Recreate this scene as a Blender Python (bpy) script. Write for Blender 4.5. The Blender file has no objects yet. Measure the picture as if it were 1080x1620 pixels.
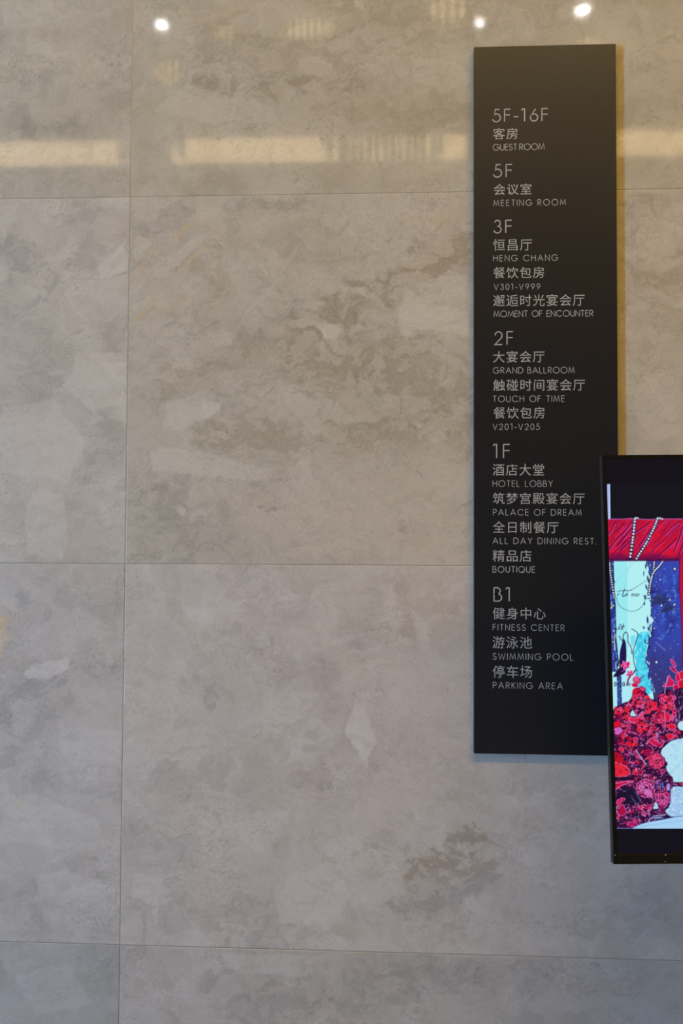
import bpy, bmesh, math, random
import numpy as np
from mathutils import Vector, Matrix

sc = bpy.context.scene
COL = sc.collection

# ------------------------------------------------------------------ camera, exposure, world
F_PX, CX, CY = 1575.0, 540.0, 810.0
CAM = np.array([0.0, -2.52, 1.45])
YAW, PITCH, ROLL = (math.radians(a) for a in (3.261, 2.2205, 0.311))


def camera_basis():
    fwd = np.array([-math.sin(YAW) * math.cos(PITCH), math.cos(YAW) * math.cos(PITCH), math.sin(PITCH)])
    right = np.array([math.cos(YAW), math.sin(YAW), 0.0])
    up = np.cross(right, fwd)
    c, s = math.cos(ROLL), math.sin(ROLL)
    return c * right + s * up, -s * right + c * up, fwd


RT, UP, FW = camera_basis()
cam_data = bpy.data.cameras.new('camera')
cam = bpy.data.objects.new('camera', cam_data)
COL.objects.link(cam)
cam_data.sensor_fit = 'VERTICAL'
cam_data.sensor_height = 36.0
cam_data.sensor_width = 24.0
cam_data.lens = 35.0
cam_data.clip_start = 0.05
M = Matrix.Identity(4)
for i in range(3):
    M[i][0], M[i][1], M[i][2], M[i][3] = RT[i], UP[i], -FW[i], CAM[i]
cam.matrix_world = M
sc.camera = cam

sc.view_settings.view_transform = 'Standard'
sc.view_settings.look = 'None'
sc.view_settings.gamma = 1.0
sc.view_settings.use_curve_mapping = False
sc.view_settings.exposure = 0.0

world = bpy.data.worlds.new('world')
sc.world = world
world.use_nodes = True
world.node_tree.nodes['Background'].inputs[0].default_value = (0.5, 0.62, 0.9, 1)
world.node_tree.nodes['Background'].inputs[1].default_value = 0.6

# light levels of the lobby: glazing, ceiling strip, wall cove, downlights
WINDOW_L, WINDOW_C = 42.0, (0.30, 0.58, 1.0)
STRIP_L, STRIP_C = 19.5, (1.0, 0.585, 0.06)
COVE_L, COVE_C = 5.8, (1.0, 0.69, 0.34)
SPOT_L = 90.0
SLAT_L, SLAT_C = 5.2, (1.0, 0.70, 0.34)

ROOM_X0, ROOM_X1, ROOM_Y, ROOM_Z = -4.6, 5.6, -5.5, 5.2


def ray(px, py):
    return FW + ((px - CX) / F_PX) * RT - ((py - CY) / F_PX) * UP


def on_plane_y(px, py, y=0.0):
    d = ray(px, py)
    return CAM + d * ((y - CAM[1]) / d[1])


def mirrored(px, py, y):
    """point at room depth y whose reflection in the polished wall falls on that spot of the wall"""
    p = on_plane_y(px, py, -y)
    return np.array([p[0], y, p[2]])


# ------------------------------------------------------------------ helpers
def obj(name, mesh_or_bm, mat=None, parent=None, kind=None):
    if isinstance(mesh_or_bm, bmesh.types.BMesh):
        me = bpy.data.meshes.new(name)
        mesh_or_bm.to_mesh(me)
        mesh_or_bm.free()
    else:
        me = mesh_or_bm
    o = bpy.data.objects.new(name, me)
    COL.objects.link(o)
    mats = mat if isinstance(mat, (list, tuple)) else ([mat] if mat else [])
    if not me.materials:
        for m in mats:
            me.materials.append(m)
    if parent:
        o.parent = parent
    if kind:
        o['kind'] = kind
    return o


def thing(name, label, cat, matrix):
    o = bpy.data.objects.new(name, None)
    o.empty_display_size = 0.1
    COL.objects.link(o)
    o.matrix_world = matrix
    o['label'] = label
    o['category'] = cat
    return o


def add_box(bm, x0, x1, y0, y1, z0, z1, mat_index=0, bevel=0.0):
    r = bmesh.ops.create_cube(bm, size=1.0)
    vs = r['verts']
    for v in vs:
        v.co = Vector((x0 + (v.co.x + .5) * (x1 - x0), y0 + (v.co.y + .5) * (y1 - y0), z0 + (v.co.z + .5) * (z1 - z0)))
    fs = {f for v in vs for f in v.link_faces}
    for f in fs:
        f.material_index = mat_index
    if bevel > 0:
        es = list({e for v in vs for e in v.link_edges})
        bmesh.ops.bevel(bm, geom=es, offset=bevel, segments=2, affect='EDGES', profile=0.5)
    return bm


def box(*a, **k):
    return add_box(bmesh.new(), *a, **k)


def principled(name, base, rough=0.5, spec=0.5, metal=0.0, emis=None, emis_s=0.0):
    m = bpy.data.materials.new(name)
    m.use_nodes = True
    b = m.node_tree.nodes['Principled BSDF']
    b.inputs['Base Color'].default_value = (*base, 1)
    b.inputs['Roughness'].default_value = rough
    b.inputs['Specular IOR Level'].default_value = spec
    b.inputs['Metallic'].default_value = metal
    if emis:
        b.inputs['Emission Color'].default_value = (*emis, 1)
        b.inputs['Emission Strength'].default_value = emis_s
    return m


def noisy(m, scale, amount, rough_amount=0.0, detail=4.0):
    """break up base colour and gloss of a principled material with object-space noise"""
    nt = m.node_tree
    b = nt.nodes['Principled BSDF']
    tc = nt.nodes.new('ShaderNodeTexCoord')
    n = nt.nodes.new('ShaderNodeTexNoise')
    n.inputs['Scale'].default_value = scale
    n.inputs['Detail'].default_value = detail
    nt.links.new(tc.outputs['Object'], n.inputs['Vector'])
    mr = nt.nodes.new('ShaderNodeMapRange')
    mr.inputs['To Min'].default_value = 1 - amount
    mr.inputs['To Max'].default_value = 1 + amount
    nt.links.new(n.outputs['Fac'], mr.inputs['Value'])
    mx = nt.nodes.new('ShaderNodeVectorMath')
    mx.operation = 'SCALE'
    mx.inputs[0].default_value = b.inputs['Base Color'].default_value[:3]
    nt.links.new(mr.outputs[0], mx.inputs['Scale'])
    nt.links.new(mx.outputs[0], b.inputs['Base Color'])
    if rough_amount:
        r0 = b.inputs['Roughness'].default_value
        m2 = nt.nodes.new('ShaderNodeMapRange')
        m2.inputs['To Min'].default_value = max(0, r0 - rough_amount)
        m2.inputs['To Max'].default_value = r0 + rough_amount
        nt.links.new(n.outputs['Fac'], m2.inputs['Value'])
        nt.links.new(m2.outputs[0], b.inputs['Roughness'])
    return m


def emitter(name, color, strength):
    m = bpy.data.materials.new(name)
    m.use_nodes = True
    nt = m.node_tree
    nt.nodes.clear()
    e = nt.nodes.new('ShaderNodeEmission')
    e.inputs[0].default_value = (*color, 1)
    e.inputs[1].default_value = strength
    o = nt.nodes.new('ShaderNodeOutputMaterial')
    nt.links.new(e.outputs[0], o.inputs[0])
    return m


def srgb(r, g, b):
    return tuple(((c / 255) / 12.92 if c / 255 <= .04045 else ((c / 255 + .055) / 1.055) ** 2.4) for c in (r, g, b))


# ------------------------------------------------------------------ numpy noise
def _hash(ix, iy, seed):
    h = (ix.astype(np.int64) * 374761393 + iy.astype(np.int64) * 668265263 + seed * 1274126177) & 0xffffffff
    h = ((h ^ (h >> 13)) * 1274126177) & 0xffffffff
    h = (h ^ (h >> 16)) & 0xffffffff
    return h


def gnoise(x, y, seed=0):
    """gradient noise, about -1..1"""
    x0 = np.floor(x); y0 = np.floor(y)
    fx = x - x0; fy = y - y0
    x0 = x0.astype(np.int64); y0 = y0.astype(np.int64)
    u = fx * fx * fx * (fx * (fx * 6 - 15) + 10)
    v = fy * fy * fy * (fy * (fy * 6 - 15) + 10)

    def g(i, j):
        a = _hash(x0 + i, y0 + j, seed) * (2 * math.pi / 4294967296.0)
        return np.cos(a) * (fx - i) + np.sin(a) * (fy - j)
    a = g(0, 0); b = g(1, 0); c = g(0, 1); d = g(1, 1)
    return 1.5 * ((a + (b - a) * u) + ((c + (d - c) * u) - (a + (b - a) * u)) * v)


def fbm(x, y, seed=0, octaves=4, gain=0.5):
    s = 0; a = 1.0; n = 0
    for k in range(octaves):
        s = s + a * gnoise(x * 2 ** k + 17.3 * k, y * 2 ** k - 9.1 * k, seed + 31 * k)
        n += a; a *= gain
    return s / n


def sstep(a, b, x):
    t = np.clip((x - a) / (b - a), 0, 1)
    return t * t * (3 - 2 * t)


def voronoi(x, y, seed):
    """distance to nearest cell border (approx) and random value of the cell"""
    x0 = np.floor(x).astype(np.int64); y0 = np.floor(y).astype(np.int64)
    f1 = np.full(x.shape, 9.0); f2 = np.full(x.shape, 9.0); val = np.zeros(x.shape)
    for i in (-1, 0, 1):
        for j in (-1, 0, 1):
            hx = _hash(x0 + i, y0 + j, seed) / 4294967296.0
            hy = _hash(x0 + i, y0 + j, seed + 7) / 4294967296.0
            hv = _hash(x0 + i, y0 + j, seed + 13) / 4294967296.0
            d = np.hypot(x0 + i + hx - x, y0 + j + hy - y)
            n1 = d < f1
            f2 = np.where(n1, f1, np.minimum(f2, d))
            val = np.where(n1, hv, val)
            f1 = np.where(n1, d, f1)
    return f2 - f1, val


# ------------------------------------------------------------------ marble pigment of the back wall
# natural figure of the slabs: (kind, panel row/col, points on the wall, width, strength)
# points are read off the wall in units of about 1.6 mm
BROWN, GREY, PALE, OCHRE, RED, DARK, PINK = range(7)
PIGMENT = {
    BROWN: (0.385, 0.345, 0.285), GREY: (0.36, 0.345, 0.33), PALE: (0.64, 0.62, 0.59),
    OCHRE: (0.62, 0.50, 0.30), RED: (0.42, 0.31, 0.27), DARK: (0.25, 0.235, 0.22), PINK: (0.60, 0.54, 0.50),
}
STROKES = [
    # middle slab right of the joint
    (BROWN, 'w', [(735, 395), (640, 440), (560, 485), (480, 525)], 34, .75),
    (BROWN, 'w', [(470, 520), (380, 560), (260, 620)], 30, .45),
    (BROWN, 'w', [(500, 575), (580, 580), (650, 600), (725, 655)], 64, .62),
    (BROWN, 'w', [(330, 690), (450, 695), (600, 690), (700, 680)], 34, .55),
    (BROWN, 'w', [(290, 410), (340, 450), (330, 500)], 28, .45),
    (BROWN, 'w', [(480, 380), (560, 400)], 40, .35),
    (GREY, 'w', [(340, 520), (400, 530), (500, 470)], 16, .45),
    (GREY, 'w', [(250, 790), (290, 850), (350, 870)], 50, .60),
    (GREY, 'w', [(215, 350), (250, 370), (290, 330)], 20, .45),
    (GREY, 'w', [(360, 318), (420, 322), (500, 322)], 10, .60),
    (GREY, 'w', [(620, 610), (600, 650)], 22, .3),
    (PALE, 'c', [(497, 517), (512, 510), (534, 513), (540, 528), (528, 541), (510, 538)], 0, .85),
    (PALE, 'c', [(563, 455), (578, 460), (580, 470), (566, 466)], 0, .7),
    (PALE, 'c', [(642, 452), (655, 470), (740, 492), (742, 530), (660, 520), (640, 542), (628, 500)], 0, .6),
    (PALE, 'c', [(655, 450), (740, 435), (742, 470), (668, 478)], 0, .4),
    (PALE, 'c', [(262, 640), (310, 620), (322, 640), (298, 678), (258, 682)], 0, .5),
    (PALE, 'c', [(318, 630), (352, 640), (330, 665), (308, 668)], 0, .8),
    (PALE, 'c', [(240, 712), (280, 708), (360, 726), (430, 740), (432, 758), (330, 756), (240, 748)], 0, .55),
    (PALE, 'c', [(215, 370), (245, 385), (222, 415), (208, 410)], 0, .5),
    (PALE, 'c', [(240, 420), (310, 370), (330, 372), (262, 440), (240, 440)], 0, .45),
    (PALE, 'c', [(280, 798), (298, 803), (292, 815), (278, 812)], 0, .7),
    (PALE, 'c', [(480, 660), (510, 655), (520, 690), (480, 695)], 0, .3),
    (PALE, 'c', [(590, 560), (610, 578), (600, 590), (588, 580)], 0, .4),
    (OCHRE, 'v', [(318, 340), (280, 372), (214, 428)], 5, .50),
    (OCHRE, 'v', [(345, 372), (305, 410), (215, 505)], 6, .45),
    (OCHRE, 'v', [(300, 470), (250, 490)], 8, .35),
    (OCHRE, 'v', [(738, 330), (700, 350), (640, 345)], 6, .25),
    (PALE, 'v', [(470, 395), (430, 450), (390, 500), (340, 570)], 4, .3),
    (PALE, 'v', [(740, 440), (640, 445), (540, 490)], 2, .25),
    (PINK, 'w', [(420, 810), (560, 840), (720, 860)], 60, .55),
    (PINK, 'w', [(560, 770), (720, 740)], 50, .4),
    (DARK, 'v', [(405, 800), (420, 806), (440, 802)], 3, .45),
    (DARK, 'v', [(655, 745), (664, 756)], 2, .5),
    (DARK, 'v', [(720, 805), (748, 792)], 3, .5),
    (DARK, 'v', [(700, 405), (725, 420), (745, 418)], 3, .4),
    (RED, 'w', [(640, 835), (655, 838)], 8, .5),
    # left column, middle slab
    (GREY, 'w', [(15, 390), (40, 425), (80, 440)], 26, .70),
    (GREY, 'w', [(0, 470), (30, 520), (70, 600)], 40, .35),
    (GREY, 'w', [(115, 330), (140, 370), (130, 410)], 26, .5),
    (GREY, 'w', [(165, 650), (175, 700), (140, 760)], 18, .55),
    (GREY, 'w', [(190, 500), (182, 550)], 16, .45),
    (GREY, 'w', [(0, 620), (60, 610)], 40, .3),
    (DARK, 'v', [(120, 440), (160, 442), (198, 432)], 2, .4),
    (PALE, 'c', [(120, 560), (198, 556), (198, 640), (150, 650), (100, 610)], 0, .4),
    (PALE, 'c', [(60, 770), (100, 780), (110, 850), (100, 885), (40, 880), (40, 800)], 0, .4),
    (PALE, 'c', [(0, 640), (80, 630), (140, 700), (110, 760), (0, 750)], 0, .35),
    (PALE, 'c', [(150, 420), (198, 380), (199, 430), (160, 440)], 0, .5),
    # upper slabs
    (BROWN, 'w', [(330, 60), (430, 90), (540, 110)], 45, .45),
    (BROWN, 'w', [(320, 130), (400, 145), (480, 130)], 16, .6),
    (BROWN, 'w', [(560, 20), (640, 40), (740, 30)], 40, .4),
    (BROWN, 'w', [(560, 160), (650, 190), (740, 180)], 40, .3),
    (PALE, 'c', [(470, 95), (500, 88), (528, 100), (520, 120), (480, 118)], 0, .4),
    (PALE, 'c', [(300, 130), (360, 150), (430, 165), (440, 190), (330, 195), (240, 180)], 0, .35),
    (PALE, 'c', [(650, 90), (720, 95), (745, 130), (700, 150), (650, 130)], 0, .4),
    (PALE, 'c', [(556, 0), (575, 5), (570, 18), (556, 16)], 0, .6),
    (PALE, 'c', [(0, 0), (80, 0), (110, 30), (40, 45), (0, 40)], 0, .4),
    (PALE, 'c', [(40, 55), (85, 70), (80, 85), (40, 85)], 0, .4),
    (GREY, 'w', [(40, 205), (90, 200), (120, 195)], 14, .65),
    (GREY, 'w', [(50, 130), (100, 110)], 18, .35),
    (GREY, 'w', [(30, 180), (20, 200)], 18, .4),
    (OCHRE, 'v', [(130, 90), (150, 130)], 8, .25),
    (OCHRE, 'v', [(280, 20), (320, 30), (380, 10)], 12, .25),
    (GREY, 'w', [(60, 278), (130, 262)], 16, .4),
    # right of the sign
    (BROWN, 'w', [(1000, 330), (1040, 318)], 16, .5),
    (BROWN, 'w', [(1010, 432), (1050, 450), (1075, 430)], 24, .55),
    (BROWN, 'w', [(985, 480), (1030, 490), (1078, 520)], 20, .4),
    (GREY, 'w', [(990, 345), (1000, 380)], 14, .35),
    (DARK, 'v', [(985, 452), (1010, 470), (1035, 475)], 2, .4),
    (DARK, 'v', [(995, 650), (1030, 652)], 2.5, .45),
    (PALE, 'c', [(1010, 600), (1080, 580), (1080, 690), (1030, 700), (1000, 650)], 0, .35),
    (PALE, 'c', [(990, 485), (1020, 478), (1030, 490), (1000, 500)], 0, .4),
    (PALE, 'v', [(1060, 330), (1052, 345), (1060, 358), (1050, 350)], 4, .4),
    # lower slab right of the joint
    (BROWN, 'w', [(655, 1385), (690, 1365), (745, 1330)], 24, .95),
    (BROWN, 'w', [(690, 1390), (760, 1375)], 16, .6),
    (GREY, 'w', [(630, 1440), (700, 1420), (770, 1395)], 16, .7),
    (GREY, 'w', [(560, 1440), (600, 1450)], 20, .35),
    (GREY, 'w', [(840, 1240), (870, 1230), (900, 1270)], 24, .4),
    (GREY, 'w', [(330, 1095), (334, 1115)], 10, .65),
    (DARK, 'v', [(326, 1112), (333, 1090), (342, 1104)], 3, .5),
    (GREY, 'w', [(505, 1045), (525, 1070), (528, 1110)], 16, .45),
    (GREY, 'w', [(590, 960), (560, 1000)], 20, .3),
    (BROWN, 'w', [(640, 930), (655, 960), (650, 1000)], 14, .4),
    (GREY, 'w', [(700, 1150), (730, 1140)], 12, .4),
    (GREY, 'w', [(260, 1210), (300, 1260)], 22, .35),
    (GREY, 'w', [(380, 1440), (420, 1470), (400, 1490)], 30, .6),
    (GREY, 'w', [(430, 1420), (440, 1400)], 10, .5),
    (GREY, 'w', [(210, 1330), (280, 1350)], 34, .35),
    (RED, 'v', [(200, 1415), (225, 1425), (228, 1490)], 5, .45),
    (RED, 'v', [(215, 1420), (245, 1420)], 3, .5),
    (RED, 'v', [(480, 1262), (510, 1260)], 3, .5),
    (BROWN, 'w', [(470, 1230), (510, 1230)], 14, .35),
    (PALE, 'c', [(563, 1105), (578, 1118), (594, 1170), (580, 1216), (562, 1190), (548, 1160)], 0, .75),
    (PALE, 'c', [(470, 1160), (490, 1135), (512, 1140), (532, 1165), (512, 1172), (480, 1182), (470, 1205), (448, 1212)], 0, .4),
    (GREY, 'w', [(490, 1160), (500, 1155)], 9, .45),
    (PALE, 'c', [(650, 960), (672, 975), (690, 1030), (715, 1060), (690, 1058), (660, 1020)], 0, .35),
    (PALE, 'c', [(295, 958), (340, 962), (336, 985), (300, 982)], 0, .35),
    (PALE, 'c', [(210, 950), (260, 930), (265, 985), (215, 980)], 0, .25),
    (PALE, 'c', [(430, 1400), (520, 1360), (560, 1420), (520, 1470), (440, 1460)], 0, .35),
    (PALE, 'c', [(210, 1380), (260, 1390), (250, 1440), (205, 1420)], 0, .4),
    (DARK, 'v', [(345, 1360), (370, 1388), (405, 1420)], 1.2, .3),
    (DARK, 'v', [(480, 1390), (530, 1418)], 1.2, .35),
    (PINK, 'w', [(620, 1100), (700, 1150), (640, 1250)], 60, .35),
    (GREY, 'w', [(980, 1440), (1040, 1420), (1078, 1470)], 30, .35),
    (DARK, 'v', [(1012, 1446), (1018, 1456), (1030, 1460)], 3, .4),
    # left column, lower slab
    (OCHRE, 'w', [(-14, 965), (-6, 990), (-14, 1025)], 19, 1.1),
    (GREY, 'w', [(40, 950), (60, 965)], 14, .6),
    (GREY, 'w', [(100, 940), (150, 965), (180, 960)], 20, .45),
    (GREY, 'w', [(0, 1110), (50, 1085), (110, 1065), (180, 1060)], 20, .7),
    (GREY, 'w', [(0, 1140), (20, 1150)], 16, .9),
    (GREY, 'w', [(10, 1200), (40, 1170), (110, 1100)], 16, .5),
    (GREY, 'w', [(60, 1230), (100, 1240), (190, 1260)], 14, .45),
    (GREY, 'w', [(30, 1440), (80, 1470), (60, 1480)], 24, .5),
    (GREY, 'w', [(150, 1480), (185, 1475)], 14, .4),
    (PALE, 'c', [(35, 1065), (70, 1045), (108, 1040), (112, 1058), (80, 1072), (45, 1076)], 0, .75),
    (PALE, 'c', [(95, 1150), (185, 1150), (188, 1210), (120, 1215), (90, 1180)], 0, .4),
    (PALE, 'c', [(0, 1250), (80, 1262), (160, 1300), (150, 1345), (60, 1340), (0, 1330)], 0, .4),
    (PALE, 'c', [(56, 1380), (110, 1375), (170, 1400), (150, 1425), (60, 1420)], 0, .35),
    (OCHRE, 'v', [(30, 1276), (40, 1252)], 1.6, .7),
    (OCHRE, 'v', [(147, 1356), (165, 1310)], 1.6, .7),
    (RED, 'v', [(48, 963), (60, 960)], 3, .5),
    (RED, 'w', [(105, 896), (108, 900)], 5, .7),
    # bottom slabs
    (GREY, 'w', [(400, 1600), (500, 1570), (620, 1560)], 38, .6),
    (GREY, 'w', [(320, 1560), (365, 1540)], 10, .6),
    (GREY, 'w', [(620, 1530), (720, 1550), (860, 1540)], 26, .5),
    (BROWN, 'w', [(900, 1560), (950, 1566), (1010, 1560)], 14, .4),
    (OCHRE, 'v', [(290, 1535), (260, 1570)], 4, .3),
    (PALE, 'c', [(350, 1510), (480, 1508), (470, 1545), (360, 1535)], 0, .45),
    (PALE, 'c', [(20, 1540), (110, 1525), (150, 1590), (60, 1610)], 0, .35),
    (GREY, 'w', [(150, 1510), (180, 1530)], 16, .4),
]

PXU = 0.0016     # metres per pattern unit on the wall


def wall_uv(px, py):
    p = on_plane_y(px, py)
    return p[0] / PXU, -p[2] / PXU


def seg_dist(u, v, pts):
    d = np.full(u.shape, 1e9)
    for (a, b), (c, e) in zip(pts[:-1], pts[1:]):
        dx, dy = c - a, e - b
        L = dx * dx + dy * dy + 1e-9
        t = np.clip(((u - a) * dx + (v - b) * dy) / L, 0, 1)
        d = np.minimum(d, np.hypot(u - a - t * dx, v - b - t * dy))
    return d


def poly_sdf(u, v, pts):
    d = seg_dist(u, v, list(pts) + [pts[0]])
    inside = np.zeros(u.shape, bool)
    n = len(pts)
    j = n - 1
    for i in range(n):
        xi, yi = pts[i]; xj, yj = pts[j]
        c = ((yi > v) != (yj > v)) & (u < (xj - xi) * (v - yi) / (yj - yi + 1e-12) + xi)
        inside ^= c
        j = i
    return np.where(inside, -d, d)


def mixc(col, tgt, m):
    return col + (np.array(tgt)[None, :] - col) * m[:, None]


def marble(X, Z, seed, tone, strokes, ang=0.0):
    u, v = X / PXU, -Z / PXU
    ou, ov = u + 977.0 * seed, v - 613.0 * seed
    wx = fbm(ou / 60, ov / 60, 1, 4) * 26
    wy = fbm(ou / 60, ov / 60, 2, 4) * 26
    wx2 = fbm(ou / 11, ov / 11, 3, 3) * 5
    wy2 = fbm(ou / 11, ov / 11, 4, 3) * 5
    cloud = fbm((ou + 2 * wx) / 170, (ov + 2 * wy) / 120, 5, 5, .55)
    cloud2 = fbm((ou + wx) / 55, (ov + wy) / 45, 6, 4, .55)
    base = np.array((0.528, 0.503, 0.466))[None, :] * np.ones((u.size, 1))
    base = mixc(base, (0.60, 0.575, 0.54), sstep(.0, .40, cloud) * .5)
    base = mixc(base, (0.42, 0.39, 0.345), sstep(.02, .45, -cloud) * .55)
    base = mixc(base, (0.58, 0.56, 0.53), sstep(.10, .45, cloud2) * .4)
    base = mixc(base, (0.41, 0.385, 0.345), sstep(.10, .5, -cloud2) * .45)
    # pale clasts with crisp but uneven edges
    grain = fbm((ou + wx2) / 5.5, (ov + wy2) / 4.2, 11, 3, .6)
    e, val = voronoi((ou + wx * 1.2 + wx2 * 1.6) / 58, (ov + wy * 1.2 + wy2 * 1.6) / 46, 21)
    clast = sstep(.84, .86, val) * sstep(.06, .10, e + .06 * grain) * (.75 + .4 * cloud2)
    base = mixc(base, (0.62, 0.60, 0.57), np.clip(clast, 0, 1) * .30)
    field = sstep(-.05, .35, fbm(ou / 120, ov / 100, 8, 3))
    for sx, sy, sd in ((24, 16, 22), (11, 8, 24)):
        e, val = voronoi((ou + wx + wx2 * 1.3) / sx, (ov + wy + wy2 * 1.3) / sy, sd)
        base = mixc(base, (0.62, 0.60, 0.57), sstep(.78, .84, val) * sstep(.06, .18, e) * .34 * field)
        base = mixc(base, (0.36, 0.335, 0.30), (1 - sstep(.02, .10, e)) * sstep(.3, .8, val) * .26 * field)
        base = mixc(base, (0.38, 0.355, 0.32), sstep(.16, .10, val) * sstep(.04, .2, e) * .34 * field)
    # broken pale and dark patches whose rims are crisp on one side and fade on the other
    for sc, sd, k, tgt in ((95, 51, .50, (0.625, 0.605, 0.575)), (44, 53, .42, (0.62, 0.595, 0.56)), (70, 55, .27, (0.40, 0.37, 0.325)), (30, 57, .24, (0.39, 0.36, 0.32))):
        nn = fbm((ou + 1.4 * wx + 1.2 * wx2) / sc, (ov + 1.4 * wy + 1.2 * wy2) / (sc * .75), sd, 3, .45)
        fade = sstep(-.15, .35, fbm(ou / (sc * .9), ov / (sc * .9), sd + 1, 2))
        base = mixc(base, tgt, sstep(.10, .135, nn) * (1 - .75 * sstep(.12, .5, nn)) * fade * k)
    # stringy flecks gathered in drifts
    drift = sstep(.0, .36, fbm((ou + wx) / 140, (ov + wy) / 95, 10, 3))
    for sx, sy, sd, k, wd in ((34, 17, 9, .40, .045), (15, 8, 29, .42, .07), (8, 4.5, 39, .34, .10)):
        rid = np.abs(fbm((ou + 1.2 * wx + wx2) / sx, (ov + 1.2 * wy + wy2) / sy, sd, 3, .6))
        msk = sstep(-.05, .35, fbm(ou / (sx * 2.2), ov / (sy * 2.4), sd + 3, 2))
        base = mixc(base, (0.315, 0.29, 0.26), (1 - sstep(.0, wd, rid)) * msk * (.30 + .80 * drift) * k * 1.35)
    rid = np.abs(fbm((ou + wx + 2 * wx2) / 26, (ov + wy + 2 * wy2) / 20, 49, 3, .6))
    base = mixc(base, (0.64, 0.62, 0.585), (1 - sstep(.0, .04, rid)) * (.10 + .25 * field))
    base = mixc(base, (0.33, 0.31, 0.285), sstep(.16, .5, grain) * (.10 + .36 * drift))
    base = mixc(base, (0.62, 0.60, 0.57), sstep(.16, .5, -grain) * (.08 + .25 * drift))
    # rusty specks
    sp = gnoise(ou / 9, ov / 7, 61)
    base = mixc(base, (0.45, 0.34, 0.24), sstep(.80, .95, sp) * .5)
    # hairline veins
    vein = np.abs(gnoise((ou + 3 * wx) / 150 + .3, (ov + 3 * wy) / 150, 12))
    vmask = sstep(.0, .4, fbm(ou / 90, ov / 90, 13, 2))
    base = mixc(base, (0.63, 0.61, 0.57), (1 - sstep(.0, .012, vein)) * vmask * .40)
    vein = np.abs(gnoise((ou + 2 * wx + wx2) / 110, (ov + 2 * wy + wy2) / 75, 14))
    base = mixc(base, (0.34, 0.31, 0.27), (1 - sstep(.0, .012, vein)) * sstep(.1, .4, -fbm(ou / 90, ov / 90, 15, 2)) * .5)
    # the figure of these slabs
    tex = fbm((ou + wx + wx2) / 34, (ov + wy + wy2) / 18, 16, 5, .58)
    fine = fbm((ou + wx2) / 7, (ov + wy2) / 5, 18, 3, .7)
    du, dv = u + wx * .35 + wx2 * .6, v + wy * .35 + wy2 * .6
    acc = np.zeros(u.size)
    for kind, form, pts, w, s in strokes:
        p = np.array(pts)
        pad = 3 * w + 45
        sel = np.nonzero((u > p[:, 0].min() - pad) & (u < p[:, 0].max() + pad) & (v > p[:, 1].min() - pad) & (v < p[:, 1].max() + pad))[0]
        if sel.size == 0:
            continue
        uu, vv = du[sel], dv[sel]
        if form == 'w':          # ragged wisp
            w = w * 1.25
            d = seg_dist(uu, vv, pts) + wx[sel] * .7 * min(1, w / 25)
            m = sstep(-.40, .50, .66 - np.maximum(d, 0) / w + 1.5 * tex[sel]) * s * 1.15 * np.clip(1 + .5 * fine[sel], .6, 1.3)
        elif form == 'v':        # vein
            d = seg_dist(uu, vv, pts)
            m = (1 - sstep(.2 * w, w + .8, d + 1.6 * fine[sel])) * s * np.clip(.75 + 1.6 * tex[sel], .05, 1.2)
        else:                    # clast
            d = poly_sdf(uu, vv, pts) + 5 * tex[sel] + 2 * fine[sel]
            m = (1 - sstep(-3.0, 2.0, d)) * min(1, s * 1.3) * np.clip(.85 + .9 * tex[sel] + .3 * fine[sel], .25, 1.1)
            rim = np.exp(-(d / 2.2) ** 2) * .12 * s
            base[sel] = mixc(base[sel], (0.38, 0.36, 0.33), rim)
        if kind in (BROWN, GREY) and form == 'w':
            m = m * (1.05 if kind == BROWN else .80)
        base[sel] = mixc(base[sel], PIGMENT[kind], np.clip(m, 0, 1))
        if form == 'w':
            acc[sel] = np.maximum(acc[sel], np.clip(m, 0, 1))
    acc = np.maximum(np.clip(acc * 1.3, 0, 1), .45 * drift)
    for sx, sy, sd in ((38, 24, 71), (19, 12, 72)):
        e, val = voronoi((ou + wx + wx2 * 1.8) / sx, (ov + wy + wy2 * 1.8) / sy, sd)
        base = mixc(base, (0.60, 0.57, 0.525), sstep(.70, .76, val) * sstep(.05, .16, e + .08 * fine) * .48 * acc)
        base = mixc(base, (0.30, 0.27, 0.23), (1 - sstep(.01, .09, e)) * sstep(.35, .8, val) * .30 * acc)
    ca, sa = math.cos(ang), math.sin(ang)
    lu, lv = ((ou + wx) * ca + (ov + wy) * sa), (-(ou + wx) * sa + (ov + wy) * ca)
    for sx, sy, sd, k in ((90, 13, 81, .5), (40, 6, 82, .45)):
        th = np.abs(fbm((lu + wx2) / sx, (lv + wy2) / sy, sd, 3, .6))
        mk = sstep(-.05, .3, fbm(lu / 130, lv / 60, sd + 4, 2))
        base = mixc(base, (0.33, 0.30, 0.26), (1 - sstep(.0, .06, th)) * mk * (.22 + .5 * acc) * k)
        th = np.abs(fbm((lu - wx2) / sx + 40, (lv - wy2) / sy, sd + 9, 3, .6))
        base = mixc(base, (0.62, 0.60, 0.56), (1 - sstep(.0, .05, th)) * (.10 + .35 * acc) * k)
    base *= np.array(tone)[None, :]
    return base


# joints of the cladding, measured on the wall
ZJ = [on_plane_y(200, 312)[2], on_plane_y(198, 892)[2], on_plane_y(190, 1495)[2]]
PH = (ZJ[0] - ZJ[2]) / 2
XJ = on_plane_y(198, 892)[0]
PW = 1.56
GAP = 0.0008


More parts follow.
